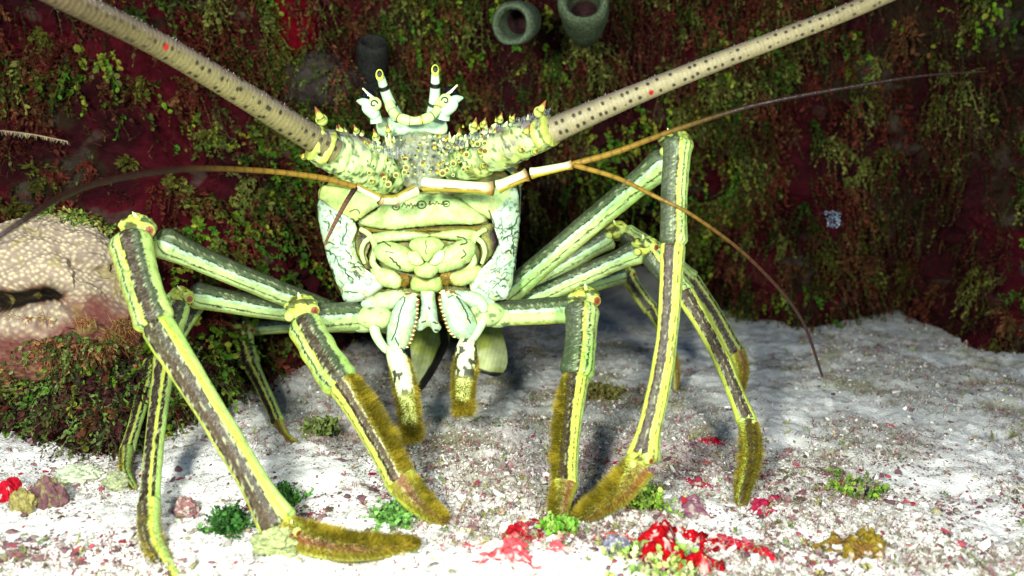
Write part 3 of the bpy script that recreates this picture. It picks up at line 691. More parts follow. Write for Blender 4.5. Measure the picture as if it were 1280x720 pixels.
# the tall outer right leg
seg(body, (620, 380, .46), (838, 196, .372), 31, 35, flip(P_mer), 44, flare=(1, 1.2)); joint(body, 846, 180, .366, 42, 45)
seg(body, (848, 172, .360), (842, 308, .352), 37, 34, P_cr, 46, flare=(1.1, 1.08))
seg(body, (842, 300, .353), (803, 578, .342), 29, 31, P_pr, 47, bend=(7, 0), flare=(1.1, 1.4)); joint(body, 802, 574, .338, 30, 48)
dactyl(body, [(802, 580, .341), (772, 618, .340), (715, 656, .341)], 42, 12, P_dac, 9000, .0045, 49, side=HB)
# the inner front right leg
seg(body, (570, 392, .445), (722, 386, .410), 38, 34, flip([(-1.2, gst), (-.5, grn), (-.25, dark), (-.2, mint), (.0, pale), (.8, yel)]), 50, flare=(1, 1.12)); joint(body, 730, 374, .400, 42, 51)
seg(body, (728, 378, .396), (720, 474, .380), 44, 42, P_cr, 52, flare=(1.08, 1.08))
pa, ra = seg(body, (721, 466, .381), (707, 612, .349), 33, 29, P_pr, 53)
brush(body, pa, ra, 5500, .0050, HB, spread=.5, jit=.15)
dactyl(body, [(707, 604, .349), (702, 634, .343), (702, 660, .339)], 32, 8, P_dac, 4200, .0036, 54, side=HB)

# --- face: sclerites laid over a domed end of the carapace
def FZ(px, py): return 26*((px-524)/125.)**2-6*np.cos((py-300)/60.)
def FP(px, py, dz): return P(px, py, D0+(dz+FZ(px, py))*PXM)
def dist_poly(px, py, pl):
    pl = np.asarray(pl, float); best = np.full(np.shape(px), 1e9)
    for a, b in zip(pl[:-1], pl[1:]):
        ab = b-a; t = np.clip(((px-a[0])*ab[0]+(py-a[1])*ab[1])/(ab@ab+1e-9), 0, 1)
        best = np.minimum(best, np.hypot(px-a[0]-t*ab[0], py-a[1]-t*ab[1]))
    return best
MARKS = []     # pigment marks of the face: (points, half width, colour)
def mk(pts, w=1.1, col=dark):
    p = np.c_[np.array(pts, float), np.zeros(len(pts))]; n = max(2, int(np.abs(np.diff(p, axis=0)).sum()/1.6))
    q_ = catmull(p, n)[:, :2]
    if len(pts) < 10: q_ = q_+fbm(np.c_[q_/3.5, np.zeros(n)+len(MARKS)], 2, 3)[:, None]*1.6*np.array([1, -.7])
    MARKS.append((q_, w*.75, col))
def ring(x, y, r, w=.9, a0=0, a1=6.0): mk([(x+r*math.cos(a), y+r*.85*math.sin(a)) for a in np.linspace(a0, a1, 14)], w)
for x, y in ((527, 256), (495, 259), (558, 255)): ring(x, y, 5.5 if x == 527 else 4.2); mk([(x-.6, y), (x+.6, y)], 1.4)
for k, x in enumerate(np.arange(503, 520, 4.2)): mk([(x, 258+2*(k % 2)), (x+2.4, 254+2*(k % 2)), (x+3.6, 257)], .75)
for k, x in enumerate(np.arange(535, 552, 4.2)): mk([(x, 256-(k % 2)), (x+2, 252+2*(k % 2)), (x+3.4, 256)], .75)
mk([(478, 302), (484, 304), (488, 308)], 1); mk([(487, 322), (494, 328), (501, 335)], 1.3); mk([(482, 315), (492, 316)], .8)
mk([(571, 296), (580, 298), (584, 303), (576, 306)], 1); mk([(579, 312), (582, 318), (578, 322)], 1); mk([(560, 300), (566, 304)], .9)
mk([(533, 300), (533, 318)], .6)
mk([(506, 372), (500, 392), (494, 415), (490, 425)], .9); mk([(494, 422), (498, 432)], .9)
mk([(570, 368), (580, 385), (588, 404)], 1.0); mk([(560, 372), (569, 368), (577, 370)], .7)
mk([(527, 403), (531, 402)], 1.2); mk([(541, 403), (547, 404)], 1.2); mk([(536, 384), (537, 386)], 1.4); mk([(545, 412), (552, 414)], 1.6)
mk([(434, 278), (432, 292), (426, 304), (434, 306)], 1); mk([(432, 364), (446, 366)], 1); mk([(416, 316), (430, 336), (452, 345)], .6); mk([(423, 330), (438, 346)], .6)
mk([(612, 262), (620, 284), (640, 284), (648, 270)], 1); mk([(620, 348), (636, 350)], 1); mk([(640, 290), (642, 320)], .6)
mk([(628, 300), (640, 292)], .6); mk([(622, 322), (636, 312)], .6); mk([(626, 336), (640, 326)], .6); mk([(616, 360), (632, 346)], .6)
rs_ = np.random.default_rng(12)
for k in range(70):
    x = rs_.uniform(404, 448) if k % 2 else rs_.uniform(612, 646); y = rs_.uniform(262, 372); l = rs_.uniform(2, 8); a = rs_.uniform(-.5, .9)*(1 if k % 2 else -1)
    mk([(x, y), (x+l*math.cos(a), y+l*math.sin(a)), (x+1.6*l*math.cos(a+.5), y+1.6*l*math.sin(a+.5))], rs_.uniform(.4, 1.1))
def blob(mb, outline, dz, H, col, Hb=5, p=3.4, nr=34, na=180, seam_ao=.45, freck=.22, tilt=(0, 0), seed=0, rough=.0):
    "a shell plate: traced outline, domed to the front by H, closed behind"
    o = closed(outline, na); c = o.mean(0)
    o = o+(fbm(np.c_[o/6., np.zeros(na)+seed], 2, seed)*.8)[:, None]
    rr = np.r_[np.linspace(0, 1, nr)**.75, np.linspace(1, 0, 7)[1:]]
    hh = np.r_[-H*(1-(np.linspace(0, 1, nr)**.75)**p), Hb*(1-np.linspace(1, 0, 7)[1:]**2)]
    px = c[0]+rr[:, None]*(o[:, 0]-c[0])[None]; py = c[1]+rr[:, None]*(o[:, 1]-c[1])[None]
    n_ = fbm(np.stack([px/14., py/14., 0*px+seed], -1), 3, seed)
    dzz = dz+hh[:, None]*1.05+tilt[0]*(px-c[0])+tilt[1]*(py-c[1])+n_*(1.2+rough)*(rr<1)[:, None]
    v = FP(px, py, dzz)
    C = np.broadcast_to(col, v.shape)*(1+.10*n_)[..., None]
    C = mixc(C, yel, smooth(.1, .5, fbm(np.stack([px/30., py/30., 0*px], -1), 2, seed+3))*.35)
    if seam_ao: C = mixc(C, lin([74, 48, 22]), smooth(.90, .985, rr)[:, None]*min(1, seam_ao*1.7)*(.35+.65*smooth(-.2, .3, fbm(np.stack([px/9., py/9., 0*px+seed], -1), 2, seed+5))))  # dark rim line: plate joint plus painted occlusion shade
    if freck:
        sq = fbm(np.stack([px/3.2, py/3.6, 0*px], -1), 2, seed+7); C = mixc(C, dark, smooth(.30, .42, sq)*freck)
        C = mixc(C, lin([150, 140, 60]), smooth(.1, .4, fbm(np.stack([px/7., py/7., 0*px+9], -1), 3, seed+11))*.35)
    for pts, w, mc in MARKS:
        a = np.asarray(pts); 
        if a[:, 0].max() < px.min()-3 or a[:, 0].min() > px.max()+3 or a[:, 1].max() < py.min()-3 or a[:, 1].min() > py.max()+3: continue
        dd = dist_poly(px, py, pts); C = mixc(C, mc, smooth(w+.7, w-.3, dd)*.92)
    mb.grid(v, C, wrap=True)
# domed end and carapace behind it
outl = [(398, 262), (402, 230), (440, 200), (524, 182), (606, 200), (645, 228), (649, 265), (645, 320), (634, 372), (600, 396), (524, 402), (450, 396), (430, 374), (408, 322)]
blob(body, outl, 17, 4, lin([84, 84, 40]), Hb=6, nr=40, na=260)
oc = closed(outl, 120); cen = np.array([524., 296.])
sec = []
for k in range(70):
    t = k/69.; d = D0+(26+8)*PXM*.6+t*.17
    sc = (1-.08*t-.35*smooth(.9, 1, t))*(1+.05*math.sin(t*3))
    pw = P(cen[0]+(oc[:, 0]-cen[0])*sc, cen[1]+(oc[:, 1]-cen[1])*sc, D0+.004)
    pw = pw+np.array([.0, CT, -.02])*(d-D0-.004)
    sec.append(pw)
sec = np.array(sec); g_ = .0012*(np.abs(fbm(sec*150, 3, 77)))
ctr = sec.mean(1, keepdims=True); sec = sec+unit(sec-ctr)*g_[..., None]
cp = mixc(np.broadcast_to(mint*.9, sec.shape), olive, smooth(-.1, .3, fbm(sec*40, 3, 78))*.6); cp = mixc(cp, dark, smooth(.32, .42, fbm(sec*420, 2, 79))*.8)
body.grid(sec, cp, wrap=True)
for k in range(60):
    t = rng.uniform(.05, .8); a = rng.uniform(math.pi*.1, math.pi*.9); i_ = int(t*69); jj = np.argmax((sec[i_]-ctr[i_, 0])@np.array([math.cos(a), 0, math.sin(a)]))
    nn = unit(sec[i_, jj]-ctr[i_, 0]); spine(body, sec[i_, jj], nn+np.array([0, -.9, 0]), rng.uniform(.003, .007), .0013, yel, brown)
# abdomen curling down and forward to the tail fan
xb = P(524, 300, D0)[0]
yb0 = D0*CT+.165
ab = catmull([(xb, yb0-.02, .088), (xb, yb0+.02, .086), (xb, yb0+.055, .070), (xb, yb0+.062, .040), (xb, yb0+.035, .022), (xb, yb0-.005, .016)], 160)
tb = np.linspace(0, 1, 160); seg_ = .05*np.abs(np.sin(tb*math.pi*7))**.5
tube(body, ab, (.036-.016*tb)*(.95+seg_), lambda TH, tt, v: mixc(mixc(np.broadcast_to(olive, v.shape), pale, smooth(.2, .4, vnoise(v*500, 90))*.8), dark, (np.abs(np.sin(tt*math.pi*7)) < .15)*.9), hint=(1, 0, 0), nseg=60, flat=1.1)
b_obj = None

# --- plates of the face (photo tracing, each plate its own thickness and depth)
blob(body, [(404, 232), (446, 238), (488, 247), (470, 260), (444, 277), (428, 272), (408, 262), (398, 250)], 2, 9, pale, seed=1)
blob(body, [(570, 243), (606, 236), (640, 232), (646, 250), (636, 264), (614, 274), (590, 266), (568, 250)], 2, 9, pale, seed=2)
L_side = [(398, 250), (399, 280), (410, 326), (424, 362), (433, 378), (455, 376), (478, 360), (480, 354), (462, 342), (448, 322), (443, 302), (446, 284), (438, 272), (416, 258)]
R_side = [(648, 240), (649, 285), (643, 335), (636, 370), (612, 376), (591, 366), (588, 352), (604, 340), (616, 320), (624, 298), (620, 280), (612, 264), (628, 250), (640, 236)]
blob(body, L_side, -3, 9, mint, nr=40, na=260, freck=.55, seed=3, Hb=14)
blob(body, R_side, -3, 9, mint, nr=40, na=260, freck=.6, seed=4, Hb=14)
blob(body, [(448, 277), (470, 262), (490, 249), (524, 242), (566, 245), (594, 262), (610, 274), (600, 280), (560, 281), (520, 284), (488, 287), (462, 284)], -6, 12, pale, nr=40, na=240, seed=5, seam_ao=.5)
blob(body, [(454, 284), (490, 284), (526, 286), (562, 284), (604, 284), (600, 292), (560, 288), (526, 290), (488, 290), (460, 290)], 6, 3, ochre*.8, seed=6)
blob(body, [(468, 292), (492, 288), (522, 289), (538, 294), (518, 300), (490, 302), (470, 304), (460, 298)], -2, 7, pale, seed=7, seam_ao=.4)
blob(body, [(536, 294), (556, 288), (584, 286), (596, 290), (588, 300), (566, 300), (546, 298)], -2, 7, pale, seed=8, seam_ao=.4)
# curled flaps beside the mouth; dark plates paint the shade of the gill openings
blob(body, [(442, 290), (454, 284), (464, 300), (458, 320), (464, 334), (452, 334), (442, 314)], 4, 1, lin([36, 22, 26]), seed=9)
blob(body, [(600, 284), (616, 280), (623, 298), (616, 318), (604, 322), (602, 300)], 4, 1, lin([36, 22, 26]), seed=10)
for sgn, x0 in ((1, 0), (-1, 1058)):
    f = lambda l: [(x0+sgn*x, y) for x, y in l]
    tube(body, catmull(np.array([FP(x, y, z) for (x, y), z in zip(f([(450, 286), (462, 294), (469, 310), (466, 328), (478, 341), (492, 347)]), (0, -3, -5, -5, -4, -2))]), 70), np.linspace(3.2, 4.6, 70)*PXM, lambda TH, tt, v: mixc(np.broadcast_to(pale, v.shape), yel, .35*smooth(-.2, .8, np.sin(TH))), nseg=24)
    tube(body, catmull(np.array([FP(x, y, z) for (x, y), z in zip(f([(456, 330), (452, 316), (455, 304), (462, 298)]), (2, -3, -4, 0))]), 50), np.linspace(2.4, 3.4, 50)*PXM, pale, nseg=20)
# mandibles, labrum, teeth
blob(body, [(468, 308), (486, 302), (506, 308), (524, 320), (528, 330), (514, 340), (492, 336), (474, 326), (466, 316)], -8, 14, pale, seed=11, seam_ao=.35)
blob(body, [(538, 330), (542, 320), (560, 307), (582, 298), (594, 306), (590, 324), (572, 336), (550, 341), (538, 335)], -8, 14, pale, seed=12, seam_ao=.35)
blob(body, [(510, 306), (520, 298), (534, 296), (548, 298), (555, 306), (546, 318), (533, 327), (520, 318)], -14, 8, lin([160, 196, 110]), seed=13, seam_ao=.5)
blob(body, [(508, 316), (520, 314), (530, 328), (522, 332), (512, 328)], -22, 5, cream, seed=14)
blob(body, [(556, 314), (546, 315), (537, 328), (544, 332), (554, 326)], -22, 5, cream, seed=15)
blob(body, [(518, 332), (534, 328), (550, 332), (544, 344), (533, 348), (520, 344)], -14, 8, pale*.9, seed=16, seam_ao=.3)
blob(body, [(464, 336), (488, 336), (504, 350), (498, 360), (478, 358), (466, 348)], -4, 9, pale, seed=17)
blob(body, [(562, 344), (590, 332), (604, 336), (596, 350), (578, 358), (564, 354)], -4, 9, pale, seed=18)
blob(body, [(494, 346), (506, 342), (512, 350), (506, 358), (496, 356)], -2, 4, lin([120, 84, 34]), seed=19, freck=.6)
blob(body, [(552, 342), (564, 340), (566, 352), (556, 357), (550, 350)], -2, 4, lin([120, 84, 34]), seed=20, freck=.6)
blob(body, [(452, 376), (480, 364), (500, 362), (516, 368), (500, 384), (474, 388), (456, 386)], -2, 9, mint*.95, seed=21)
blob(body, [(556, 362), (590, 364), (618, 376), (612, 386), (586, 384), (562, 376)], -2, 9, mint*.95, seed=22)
blob(body, [(516, 346), (533, 350), (550, 346), (552, 362), (534, 366), (514, 362)], -6, 8, lin([150, 176, 96]), seed=23, seam_ao=.4)
blob(body, [(526, 356), (542, 356), (545, 378), (548, 400), (552, 410), (544, 416), (536, 408), (524, 414), (516, 408), (524, 396), (526, 376)], -4, 8, mint*.95, seed=24, nr=30, seam_ao=.3)
# hip joints under the face
for x, y, w, z in ((470, 396, 26, 4), (455, 402, 22, 8), (606, 392, 26, 4), (622, 396, 22, 8), (490, 400, 18, 10), (580, 398, 18, 10)):
    ell(body, FP(x, y, z), (w*PXM, w*.9*PXM, w*.62*PXM), lambda dd, v: mixc(np.broadcast_to(pale, v.shape), dark, smooth(.25, .4, fbm(v*330, 2, 5))*.7), nu=36, nv=44)

for x, y, w, n in ((502, 350, 9, 260), (558, 349, 9, 260), (528, 287, 30, 240), (466, 344, 12, 160), (592, 342, 12, 160), (533, 346, 12, 120), (500, 366, 10, 160), (566, 364, 10, 160)):
    bb = FP(x+rng.normal(0, w*.5, n), y+rng.normal(0, 3, n), -6.); hairs(body, bb, np.tile([0, -1., -.8], (n, 1)), .0022, .00007, np.tile(ochre*1.2, (n, 1)), jit=.6)
# --- crown of the head: rostrum pad, antenna bases, thorns
def thorny(TH, tt, v):
    up = np.clip((v[..., 2]-.136)/.012, -1, 1)
    C = mixc(np.broadcast_to(pale, v.shape), yel, smooth(-.1, .4, fbm(v*70, 2, 60))*.5)
    C = mixc(C, lin([112, 106, 104]), smooth(.05, .7, fbm(v*130, 3, 61)+.5*up))  # greyer with height: overhead ambient light painted into the shell colour
    C = mixc(C, lin([70, 58, 40]), smooth(.16, .3, fbm(v*260, 3, 65))*.6)
    C = mixc(C, dark, smooth(.24, .34, fbm(v*480, 2, 62))*.8)
    return C
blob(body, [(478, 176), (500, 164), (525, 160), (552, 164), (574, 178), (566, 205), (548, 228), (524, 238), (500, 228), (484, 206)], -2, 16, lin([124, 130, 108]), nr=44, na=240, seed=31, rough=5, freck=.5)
def rline(pts, rad, colf, n=90, nseg=40, **k):
    pth, rr, _ = path_r(pts, rad, n); tube(body, pth, rr*PXM, colf, nseg=nseg, **k)
bmp = lambda TH, tt: .15*fbm(np.stack([np.cos(TH)*2.2, np.sin(TH)*2.2, tt*11], -1), 3, 64)-.10*np.exp(-((tt-.45)/.03)**2)-.10*np.exp(-((tt-.72)/.025)**2)
rline([(498, 226, .425), (474, 214, .416), (436, 196, .404), (398, 182, .394)], [17, 27, 28, 22], thorny, disp=bmp)
rline([(562, 214, .425), (588, 200, .416), (630, 184, .406), (684, 166, .398)], [14, 24, 25, 19], thorny, disp=bmp)
def cuff(px, py, d, dirpx, rad):
    "the socket collar round the foot of an antenna"
    a = P(px, py, d); b = P(px+dirpx[0], py+dirpx[1], d-.004); pth = catmull([a, b], 26)
    tube(body, pth, rad*PXM*(1+.07*np.sin(np.linspace(0, 1, 26)*math.pi*3)), lambda TH, tt, v: mixc(thorny(TH, tt, v), yel*.8, .5+.4*np.sin(tt*9)), nseg=64, disp=lambda TH, tt: .16*fbm(np.stack([np.cos(TH)*3, np.sin(TH)*3, tt*2], -1), 3, 66))
cuff(412, 187, .392, (-22, -10), 20); cuff(672, 170, .398, (18, -7), 18)
r3 = np.random.default_rng(5)
sp = [(372, 168, 8), (388, 160, 7), (402, 150, 14), (428, 166, 9), (446, 164, 7), (470, 172, 9), (486, 166, 9), (380, 196, 7), (398, 204, 7), (420, 214, 9), (446, 190, 10), (440, 214, 8), (462, 204, 8), (482, 222, 12), (466, 228, 7),
      (574, 172, 10), (592, 160, 11), (604, 156, 8), (625, 150, 8), (640, 150, 7), (674, 140, 13), (556, 182, 10), (566, 204, 9), (578, 190, 9), (600, 190, 9), (632, 180, 9), (604, 208, 8), (656, 168, 11), (584, 212, 7), (650, 188, 7), (668, 190, 8), (416, 196, 6), (456, 178, 7), (618, 168, 7), (590, 178, 6)]
for x, y, s in sp:
    dd = .395 if x < 420 or x > 640 else .402
    if 470 < x < 580: dd = .408
    s = s*.85; up = (y < 176)
    dirn = np.array([(x-524)/260.+r3.uniform(-.15, .15), -.35 if up else -1, 1.0 if up else .25+r3.uniform(-.1, .2)])
    ell(body, P(x, y, dd+.001), (s*.62*PXM,)*3, lambda d_, v: mixc(np.broadcast_to(pale, v.shape), yel, .6+0*v[..., 0]), nu=14, nv=18)
    spine(body, P(x, y, dd-.001), dirn, s*1.5*PXM, s*.5*PXM, yel*1.05, brown, ring=dark)
for k in range(46):          # ringed warts
    sd_ = -1 if k % 2 else 1; a = r3.uniform(0, 1); x = 520+sd_*(12+a*(118 if sd_ < 0 else 140)); y = 212-(a*28 if sd_ < 0 else a*44)+r3.uniform(-22, 24); q_ = r3.uniform(1.8, 5.4)*PXM
    c = P(x, y, .4015-.002*a); ell(body, c, (q_, q_*.9, q_), lambda d_, v: mixc(mixc(np.broadcast_to((yel+pale)*.5, v.shape), dark, smooth(.80, .86, -d_[..., 1])), brown, smooth(.90, .95, -d_[..., 1])), nu=18, nv=22)
for k in range(130):          # the small thorns
    x = r3.uniform(430, 650); y = 196-(.0 if x < 524 else (x-524)*.22)+(x < 500)*(500-x)*-.1+r3.uniform(-26, 26)
    spine(body, P(x, y, .402), (r3.uniform(-.4, .4), -.8, r3.uniform(.2, 1)), r3.uniform(4, 8)*PXM, r3.uniform(1.5, 3)*PXM, [yel, pale, cream][k % 3], [brown, dark, lin([96, 120, 70])][k % 3])
for k in range(46):          # pale stout spines along the top of the antenna bases
    sd_ = -1 if k % 2 else 1; a = r3.uniform(.02, 1); x = 522+sd_*(26+a*(108 if sd_ < 0 else 128)); y = (180-(a*14) if sd_ < 0 else 178-a*28)+r3.uniform(-6, 16)
    spine(body, P(x, y, .403), (sd_*r3.uniform(-.1, .6), -.8, r3.uniform(.5, 1.2)), r3.uniform(8, 14)*PXM, r3.uniform(2.4, 3.8)*PXM, pale, [cream, brown, cream][k % 3], ring=dark if k % 4 == 0 else None)
lil = lin([168, 170, 170])
m_ = body; n = 3000                     # greyish fuzz on the upper sides
xx = r3.uniform(0, 1, n); sx = np.where(r3.uniform(0, 1, n) < .5, -1, 1)
bx_ = np.where(sx < 0, 512-xx*130, 548+xx*140); by_ = np.where(sx < 0, 206-xx*34, 198-xx*46)-r3.uniform(2, 16, n)
hairs(m_, P(bx_, by_, .404+r3.uniform(-.004, .006, n)), np.tile([0, -.4, 1.], (n, 1)), .0016, .00009, np.tile(lil*.9, (n, 1)))

BRW = dict(group=None)
root = body.build('spiny_lobster', M_shell, origin=BODY_O)
tag(root, 'pale green spiny lobster standing on the sand facing the camera with striped legs spread', 'lobster')

# --- horns over the eyes
def horn(pts, rad, tipc):
    m = MB(); path = catmull(np.array([P(*p) for p in pts]), 80); r = np.interp(np.linspace(0, 1, 80), np.linspace(0, 1, len(rad)), rad)*PXM
    def cf(TH, tt, v):
        C = np.broadcast_to(mint, v.shape); C = mixc(C, dark, (np.abs(tt-.30) < .035)*.95); C = mixc(C, dark, smooth(.66, .69, tt)*smooth(.80, .77, tt))
        return C
    tube(m, path, r, cf, nseg=28)
    c = P(*tipc); rr = 5.6*PXM
    ell(m, c, (rr*.85, rr*.8, rr*1.25), lambda d, v: mixc(mixc(np.broadcast_to(lin([196, 214, 80]), v.shape), dark, smooth(-.25, -.5, d[..., 1]*-1+0*d[..., 0])), dark, smooth(.72, .80, d@unit(np.array([.1, -1, .25])))), nu=24, nv=30)
    return m.build('horn', M_shell, root)
horn([(497, 148, .412), (487, 128, .408), (480, 110, .404), (476, 96, .400)], [8, 7, 6, 4.6], (474.5, 94, .398))
horn([(540, 146, .412), (543, 128, .408), (544, 108, .404), (544, 92, .400)], [8, 7, 6, 4.6], (544, 88, .398))
# brow plate and the arched band between the horns
m = MB()
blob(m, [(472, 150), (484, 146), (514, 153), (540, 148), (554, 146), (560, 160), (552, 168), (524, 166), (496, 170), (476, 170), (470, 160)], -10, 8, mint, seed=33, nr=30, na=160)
m.build('brow_plate', M_shell, root)
m = MB()
pth = catmull(np.array([P(x, y, d) for x, y, d in [(486, 128, .405), (492, 141, .403), (504, 149, .401), (520, 151, .401), (536, 147, .402), (546, 138, .404), (552, 124, .406)]]), 120)
tube(m, pth, 5.6*PXM*(1+.15*np.sin(np.linspace(0, 1, 120)*math.pi*7)), lambda TH, tt, v: mixc(mixc(np.broadcast_to(pale, v.shape), yel, smooth(.3, .1, np.abs(tt-.5)*0+np.abs(np.sin(tt*11)))), dark, smooth(.18, .08, np.abs(np.sin(tt*math.pi*7)))*.9), nseg=28)
m.build('brow_band', M_shell, root)
def eye(px, py, d, sg):
    m = MB(); c = P(px, py, d); navy = lin([14, 14, 30])
    ell(m, c, (8.5*PXM, 9*PXM, 8*PXM), navy, nu=30, nv=36)
    e = m.build('eye', M_eye, root)
    m = MB(); c2 = P(px-sg*7, py+10, d-.006)          # curled stalk end with its spiral mark
    def cf(dd, v):
        a = np.arctan2(dd[..., 2], dd[..., 0]*sg); rr = np.hypot(dd[..., 0], dd[..., 2])
        return mixc(np.broadcast_to(pale, v.shape), dark, smooth(.18, .08, np.abs(rr-.35-.07*a))*(dd[..., 1] < 0))
    ell(m, c2, (8.5*PXM, 6*PXM, 8.5*PXM), cf, nu=40, nv=48)
    tube(m, catmull(np.array([P(px-sg*8, py+24, d-.003), P(px+sg*1, py+16, d-.006), P(px+sg*4, py+9, d-.006), P(px+sg*15, py+6, d-.004)]), 60), np.interp(np.linspace(0, 1, 60), [0, .4, .8, 1], [7, 7, 4.5, 1.2])*PXM, mint, nseg=24)
    tube(m, catmull(np.array([P(px-sg*6, py+3, d-.005), P(px, py-2, d-.006), P(px+sg*8, py-10, d-.006)]), 40), np.linspace(2.2, 1.0, 40)*PXM, cream, nseg=14)
    tube(m, catmull(np.array([P(px-sg*10, py+34, d), P(px-sg*8, py+24, d-.001), P(px-sg*5, py+12, d)]), 40), np.linspace(8, 5, 40)*PXM, mint, nseg=24)
    m.build('eye_stalk', M_shell, root)
eye(461, 120, .408, -1); eye(564, 116, .408, 1)

# --- the two thick antennae
def antenna(pts, rad, seed, spot, c0=(118, 116, 68), c1=(54, 44, 32)):
    path, rr_, dm = path_r(pts, rad, 900); L = np.r_[0, np.cumsum(np.linalg.norm(np.diff(path, axis=0), axis=1))]
    r = rr_/F*dm
    m = MB(); pitch_ = .0019
    def cf(TH, tt, v):
        l = np.interp(tt, np.linspace(0, 1, 900), L)
        C = mixc(np.broadcast_to(lin([122, 120, 72])*(1.15-.45*smooth(.35, .9, tt))[..., None] if 0 else mixc(np.broadcast_to(lin(c0), v.shape), lin(c1), smooth(.2, .75, tt)), v.shape), lin([92, 82, 78]), smooth(.2, .9, np.cos(TH+1.75*spot[2]))*.8)  # grey upper side paints overhead ambient; darker far end paints dimming light
        C = mixc(C, lin([104, 90, 60]), .28*smooth(.3, .9, np.sin(l/pitch_*2*math.pi)))
        cell = np.floor(l/(pitch_*2)); jt = .7*(_h(cell.astype(np.int64), cell.astype(np.int64)*0+9, cell.astype(np.int64)*0, seed)-.5); dl = (l/(pitch_*2)-cell-.5-jt)*pitch_*2
        for a0 in (-.55, .45, 1.5, 2.6, -1.7):
            j = a0+.25*(_h(cell.astype(np.int64), cell.astype(np.int64)*0, cell.astype(np.int64)*0+int(a0*100+500), seed)-.5)
            dd = np.hypot(dl, np.angle(np.exp(1j*(TH-j)))*.004); sk = _h(cell.astype(np.int64), cell.astype(np.int64)*0+3, cell.astype(np.int64)*0+int(a0*10+50), seed); C = mixc(C, dark, smooth(.0010, .0006, dd+(sk < .3)*.0004)*(sk > .12)*(.9-.5*smooth(.3, .7, tt)))
        C = mixc(C, lin([130, 22, 20]), smooth(.0015, .0007, np.hypot(l-spot[0], np.angle(np.exp(1j*(TH-spot[1])))*.004)))
        return C
    tube(m, path, r, cf, nseg=56, hint=(0, -1, 0), disp=lambda TH, tt: .008*np.sin(np.interp(tt, np.linspace(0, 1, 900), L)/pitch_*2*math.pi))
    # short pale spinules along the upper edge
    t_, a_, b_ = frame(path, (0, -1, 0)); n = 420; k = rng.integers(5, 890, n); an = -(math.pi/2)*spot[2]+rng.normal(0, .7, n)
    dd = a_[k]*np.cos(an)[:, None]+b_[k]*np.sin(an)[:, None]
    hairs(m, path[k]+dd*(r[k]*.95)[:, None], dd+t_[k]*.8, .0011, .00014, np.tile(lin([140, 132, 128]), (n, 1)))
    return m.build('antenna', M_shell, root)
antenna([(418, 190, .392), (370, 160, .38), (300, 116, .36), (200, 57, .33), (70, -8, .29), (-90, -85, .26), (-260, -160, .25)], [17, 17, 16.5, 16, 16.5, 16, 14], 3, (.088, .35, -1), (98, 92, 58), (54, 44, 32))
antenna([(676, 170, .398), (720, 150, .395), (800, 116, .39), (900, 76, .385), (1000, 38, .38), (1100, -2, .375), (1300, -90, .37), (1560, -215, .37)], [16.5, 15.5, 13, 11.5, 10.8, 10, 8, 5], 4, (.052, .35, 1), (126, 118, 88), (96, 86, 56))

# --- antennules: jointed stalk with two thin whips
def whip(m, pts, rad, c0, c1, n=260):
    path, r, dm = path_r(pts, rad, n)
    tube(m, path, np.clip(r, .3, 9)/F*dm, lambda TH, tt, v: mixc(mixc(np.broadcast_to(c0, v.shape), c1, smooth(.05, .5, tt)), dark, .45*smooth(.5, 1, np.sin(tt*n*.9))), nseg=20)
gold, rust = lin([116, 90, 24]), lin([24, 9, 5])
m = MB()
whip(m, [(714, 206, .372), (770, 190, .365), (845, 162, .352), (950, 130, .335), (1090, 104, .330), (1160, 94, .33), (1236, 89, .33)], [4.0, 3.8, 3.3, 2.8, 2.3, 1.6, .7], gold, rust)
m_up = m
m = MB()
jc = lambda TH, tt, v: mixc(mixc(mixc(np.broadcast_to(cream*.9, v.shape), lin([150, 136, 40]), smooth(.3, .6, np.sin(TH+.2*fbm(v*200, 2, 3)))), lin([96, 40, 16]), np.exp(-((np.sin(TH)-.45)/.12)**2)*smooth(-.3, .2, fbm(v*180, 2, 8))), brown, smooth(.86, .96, tt+.05*fbm(v*300, 2, 4))*.8)
ctl = [(528, 230, .388), (618, 236, .380), (622, 234, .380), (660, 218, .376), (663, 217, .376), (716, 206, .371)]
for a, b, w0, w1 in ((0, 1, 8.5, 7), (2, 3, 8, 6.5), (4, 5, 6.5, 4.5)):
    pth = catmull(np.array([P(*ctl[a]), P(*ctl[b])]), 50); tt_ = np.linspace(0, 1, 50)
    tube(m, pth, (w0+(w1-w0)*tt_)*(1+.35*np.exp(-((1-tt_)/.10)**2)+.15*np.exp(-(tt_/.1)**2))*PXM*.9, jc, nseg=30)
an = m.build('antennule', M_shell, root); m_up.build('whip', M_shell, an)
m = MB(); whip(m, [(716, 206, .371), (770, 222, .362), (820, 246, .352), (870, 272, .352), (940, 326, .37), (1000, 396, .41), (1028, 470, .47)], [3.4, 3.0, 2.6, 2.3, 2.2, 2.0, 1.6], gold, lin([60, 34, 22]))
m.build('whip', M_shell, an)
m = MB()
for a, b, w0, w1 in (((520, 238, .392), (492, 252, .384), 8, 6.5), ((494, 250, .384), (474, 250, .378), 6.5, 5.5), ((474, 248, .378), (444, 232, .372), 5.5, 4)):
    pth = catmull(np.array([P(*a), P(*b)]), 40); tt_ = np.linspace(0, 1, 40)
    tube(m, pth, (w0+(w1-w0)*tt_)*(1+.25*np.exp(-((1-tt_)/.12)**2))*PXM*.9, jc, nseg=30)
an2 = m.build('antennule', M_shell, root)
m = MB(); whip(m, [(446, 234, .372), (400, 222, .362), (320, 213, .345), (220, 212, .315), (110, 232, .285), (30, 275, .26), (-60, 340, .25)], [3.8, 3.6, 3.5, 4, 4.2, 4, 3], gold, rust); m.build('whip', M_shell, an2)
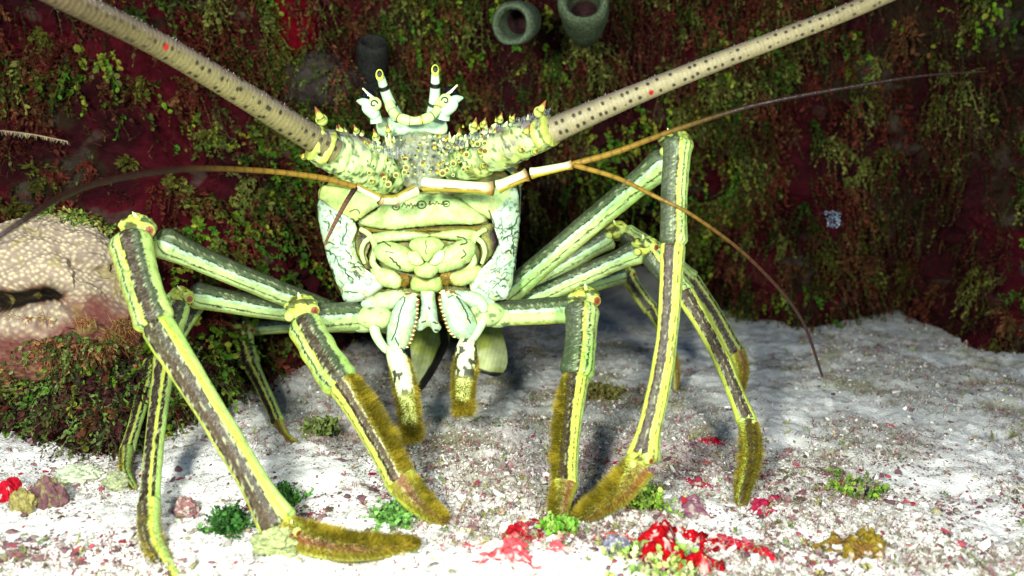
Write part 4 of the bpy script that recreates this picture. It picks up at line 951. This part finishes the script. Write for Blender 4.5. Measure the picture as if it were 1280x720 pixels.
m = MB(); whip(m, [(446, 232, .372), (432, 254, .368), (418, 280, .362), (406, 305, .356)], [3.4, 3, 2.6, 1.6], rust, lin([96, 66, 50]), 120); m.build('whip', M_shell, an2)

# --- third maxillipeds (the toothed mouth legs)
def maxilliped(sg, merus, arm, palp, seed):
    m = MB()
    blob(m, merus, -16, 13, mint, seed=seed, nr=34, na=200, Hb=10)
    o = closed(merus, 200); cx = o[:, 0].mean()
    inner = o[(o[:, 0]-cx)*sg > 2]; inner = inner[np.argsort(inner[:, 1])]
    tube(m, catmull(np.array([FP(x, y, -15) for x, y in inner[::8]]), 60), 2.4*PXM, brown, nseg=14)
    for x, y in inner[::6]: spine(m, FP(x, y, -17), (sg*1., -.5, -.1), 4*PXM, 1.6*PXM, cream, yel)
    tube(m, catmull(np.array([FP(x, y, z) for x, y, z in arm]), 80), np.interp(np.linspace(0, 1, 80), [0, .3, 1], [6, 7, 4.5])*PXM, lambda TH, tt, v: mixc(np.broadcast_to(pale, v.shape), mint, .5+0*tt), nseg=24)
    pt = catmull(np.c_[np.array([FP(x, y, z) for x, y, z, w in palp]), [w for *_, w in palp]], 110); r = pt[:, 3]*PXM; pt = pt[:, :3]
    def cf(TH, tt, v):
        C = mixc(np.broadcast_to(cream, v.shape), dark, smooth(.14, .24, fbm(v*np.array([420, 420, 200]), 2, seed))*.95)
        C = mixc(C, yel, smooth(.45, .6, tt)*.8); return mixc(C, ochre, smooth(.8, .88, tt))
    tube(m, pt, r, cf, nseg=44, flat=.8, power=2.3)
    brush(m, pt[52:], r[52:], 1500, .0034, 0, spread=2.6, jit=.4); brush(m, pt[88:], r[88:], 1500, .0048, 0, spread=2.4, jit=.5)
    for s_ in (-1, 1): brush(m, pt[14:], r[14:], 1600, .0034, s_*HB, spread=.35, jit=.3)
    return m.build('maxilliped', M_shell, root)
maxilliped(1, [(519, 368), (502, 372), (490, 390), (483, 416), (486, 434), (500, 441), (512, 428), (519, 404), (521, 384)],
           [(474, 384, -2), (468, 398, -9), (470, 418, -12), (482, 436, -14), (496, 442, -16)],
           [(492, 432, -16, 9), (495, 444, -20, 12), (501, 462, -22, 13), (507, 488, -26, 12), (510, 506, -28, 11), (513, 530, -30, 11), (517, 552, -32, 7)], 41)
maxilliped(-1, [(553, 364), (568, 368), (584, 382), (596, 402), (590, 420), (578, 426), (564, 416), (556, 396), (551, 378)],
           [(584, 368, -2), (602, 380, -9), (604, 398, -12), (596, 416, -14), (586, 430, -16)],
           [(584, 424, -16, 9), (583, 436, -20, 13), (582, 456, -22, 14), (580, 478, -26, 12), (579, 496, -28, 11), (579, 519, -30, 8)], 42)

# --- tail fan paddles seen under the body
m = MB()
def paddle(pts, d, band, seed):
    o = closed(pts, 160); c = o.mean(0); nr = 30; rr = np.r_[np.linspace(0, 1, nr), np.linspace(1, 0, 6)[1:]]; hh = np.r_[-.003*(1-np.linspace(0, 1, nr)**2), .001+0*np.linspace(1, 0, 6)[1:]]
    px = c[0]+rr[:, None]*(o[:, 0]-c[0]); py = c[1]+rr[:, None]*(o[:, 1]-c[1])
    v = P(px, py, d+hh[:, None]-(py-440)*.0004)
    C = mixc(np.broadcast_to(lin([136, 146, 66]), v.shape), lin([168, 176, 124]), smooth(-.2, .5, fbm(np.stack([px/25, py/25, 0*px], -1), 2, seed)))
    C = C*(1-.12*(np.sin(px*1.2+py*.3) > .5))[..., None]
    C = mixc(C, lin([24, 22, 20]), smooth(6.5, 4.5, dist_poly(px, py, band)))
    m.grid(v, C, wrap=True)
paddle([(514, 408), (540, 402), (560, 414), (561, 430), (552, 450), (538, 474), (524, 490), (516, 470)], .47, [(554, 412), (556, 430), (545, 455), (525, 487)], 51)
paddle([(600, 402), (622, 404), (632, 430), (634, 455), (624, 470), (608, 468), (594, 458)], .49, [(596, 465), (610, 470), (626, 471)], 52)
m.build('tail_fan', M_shell, root)
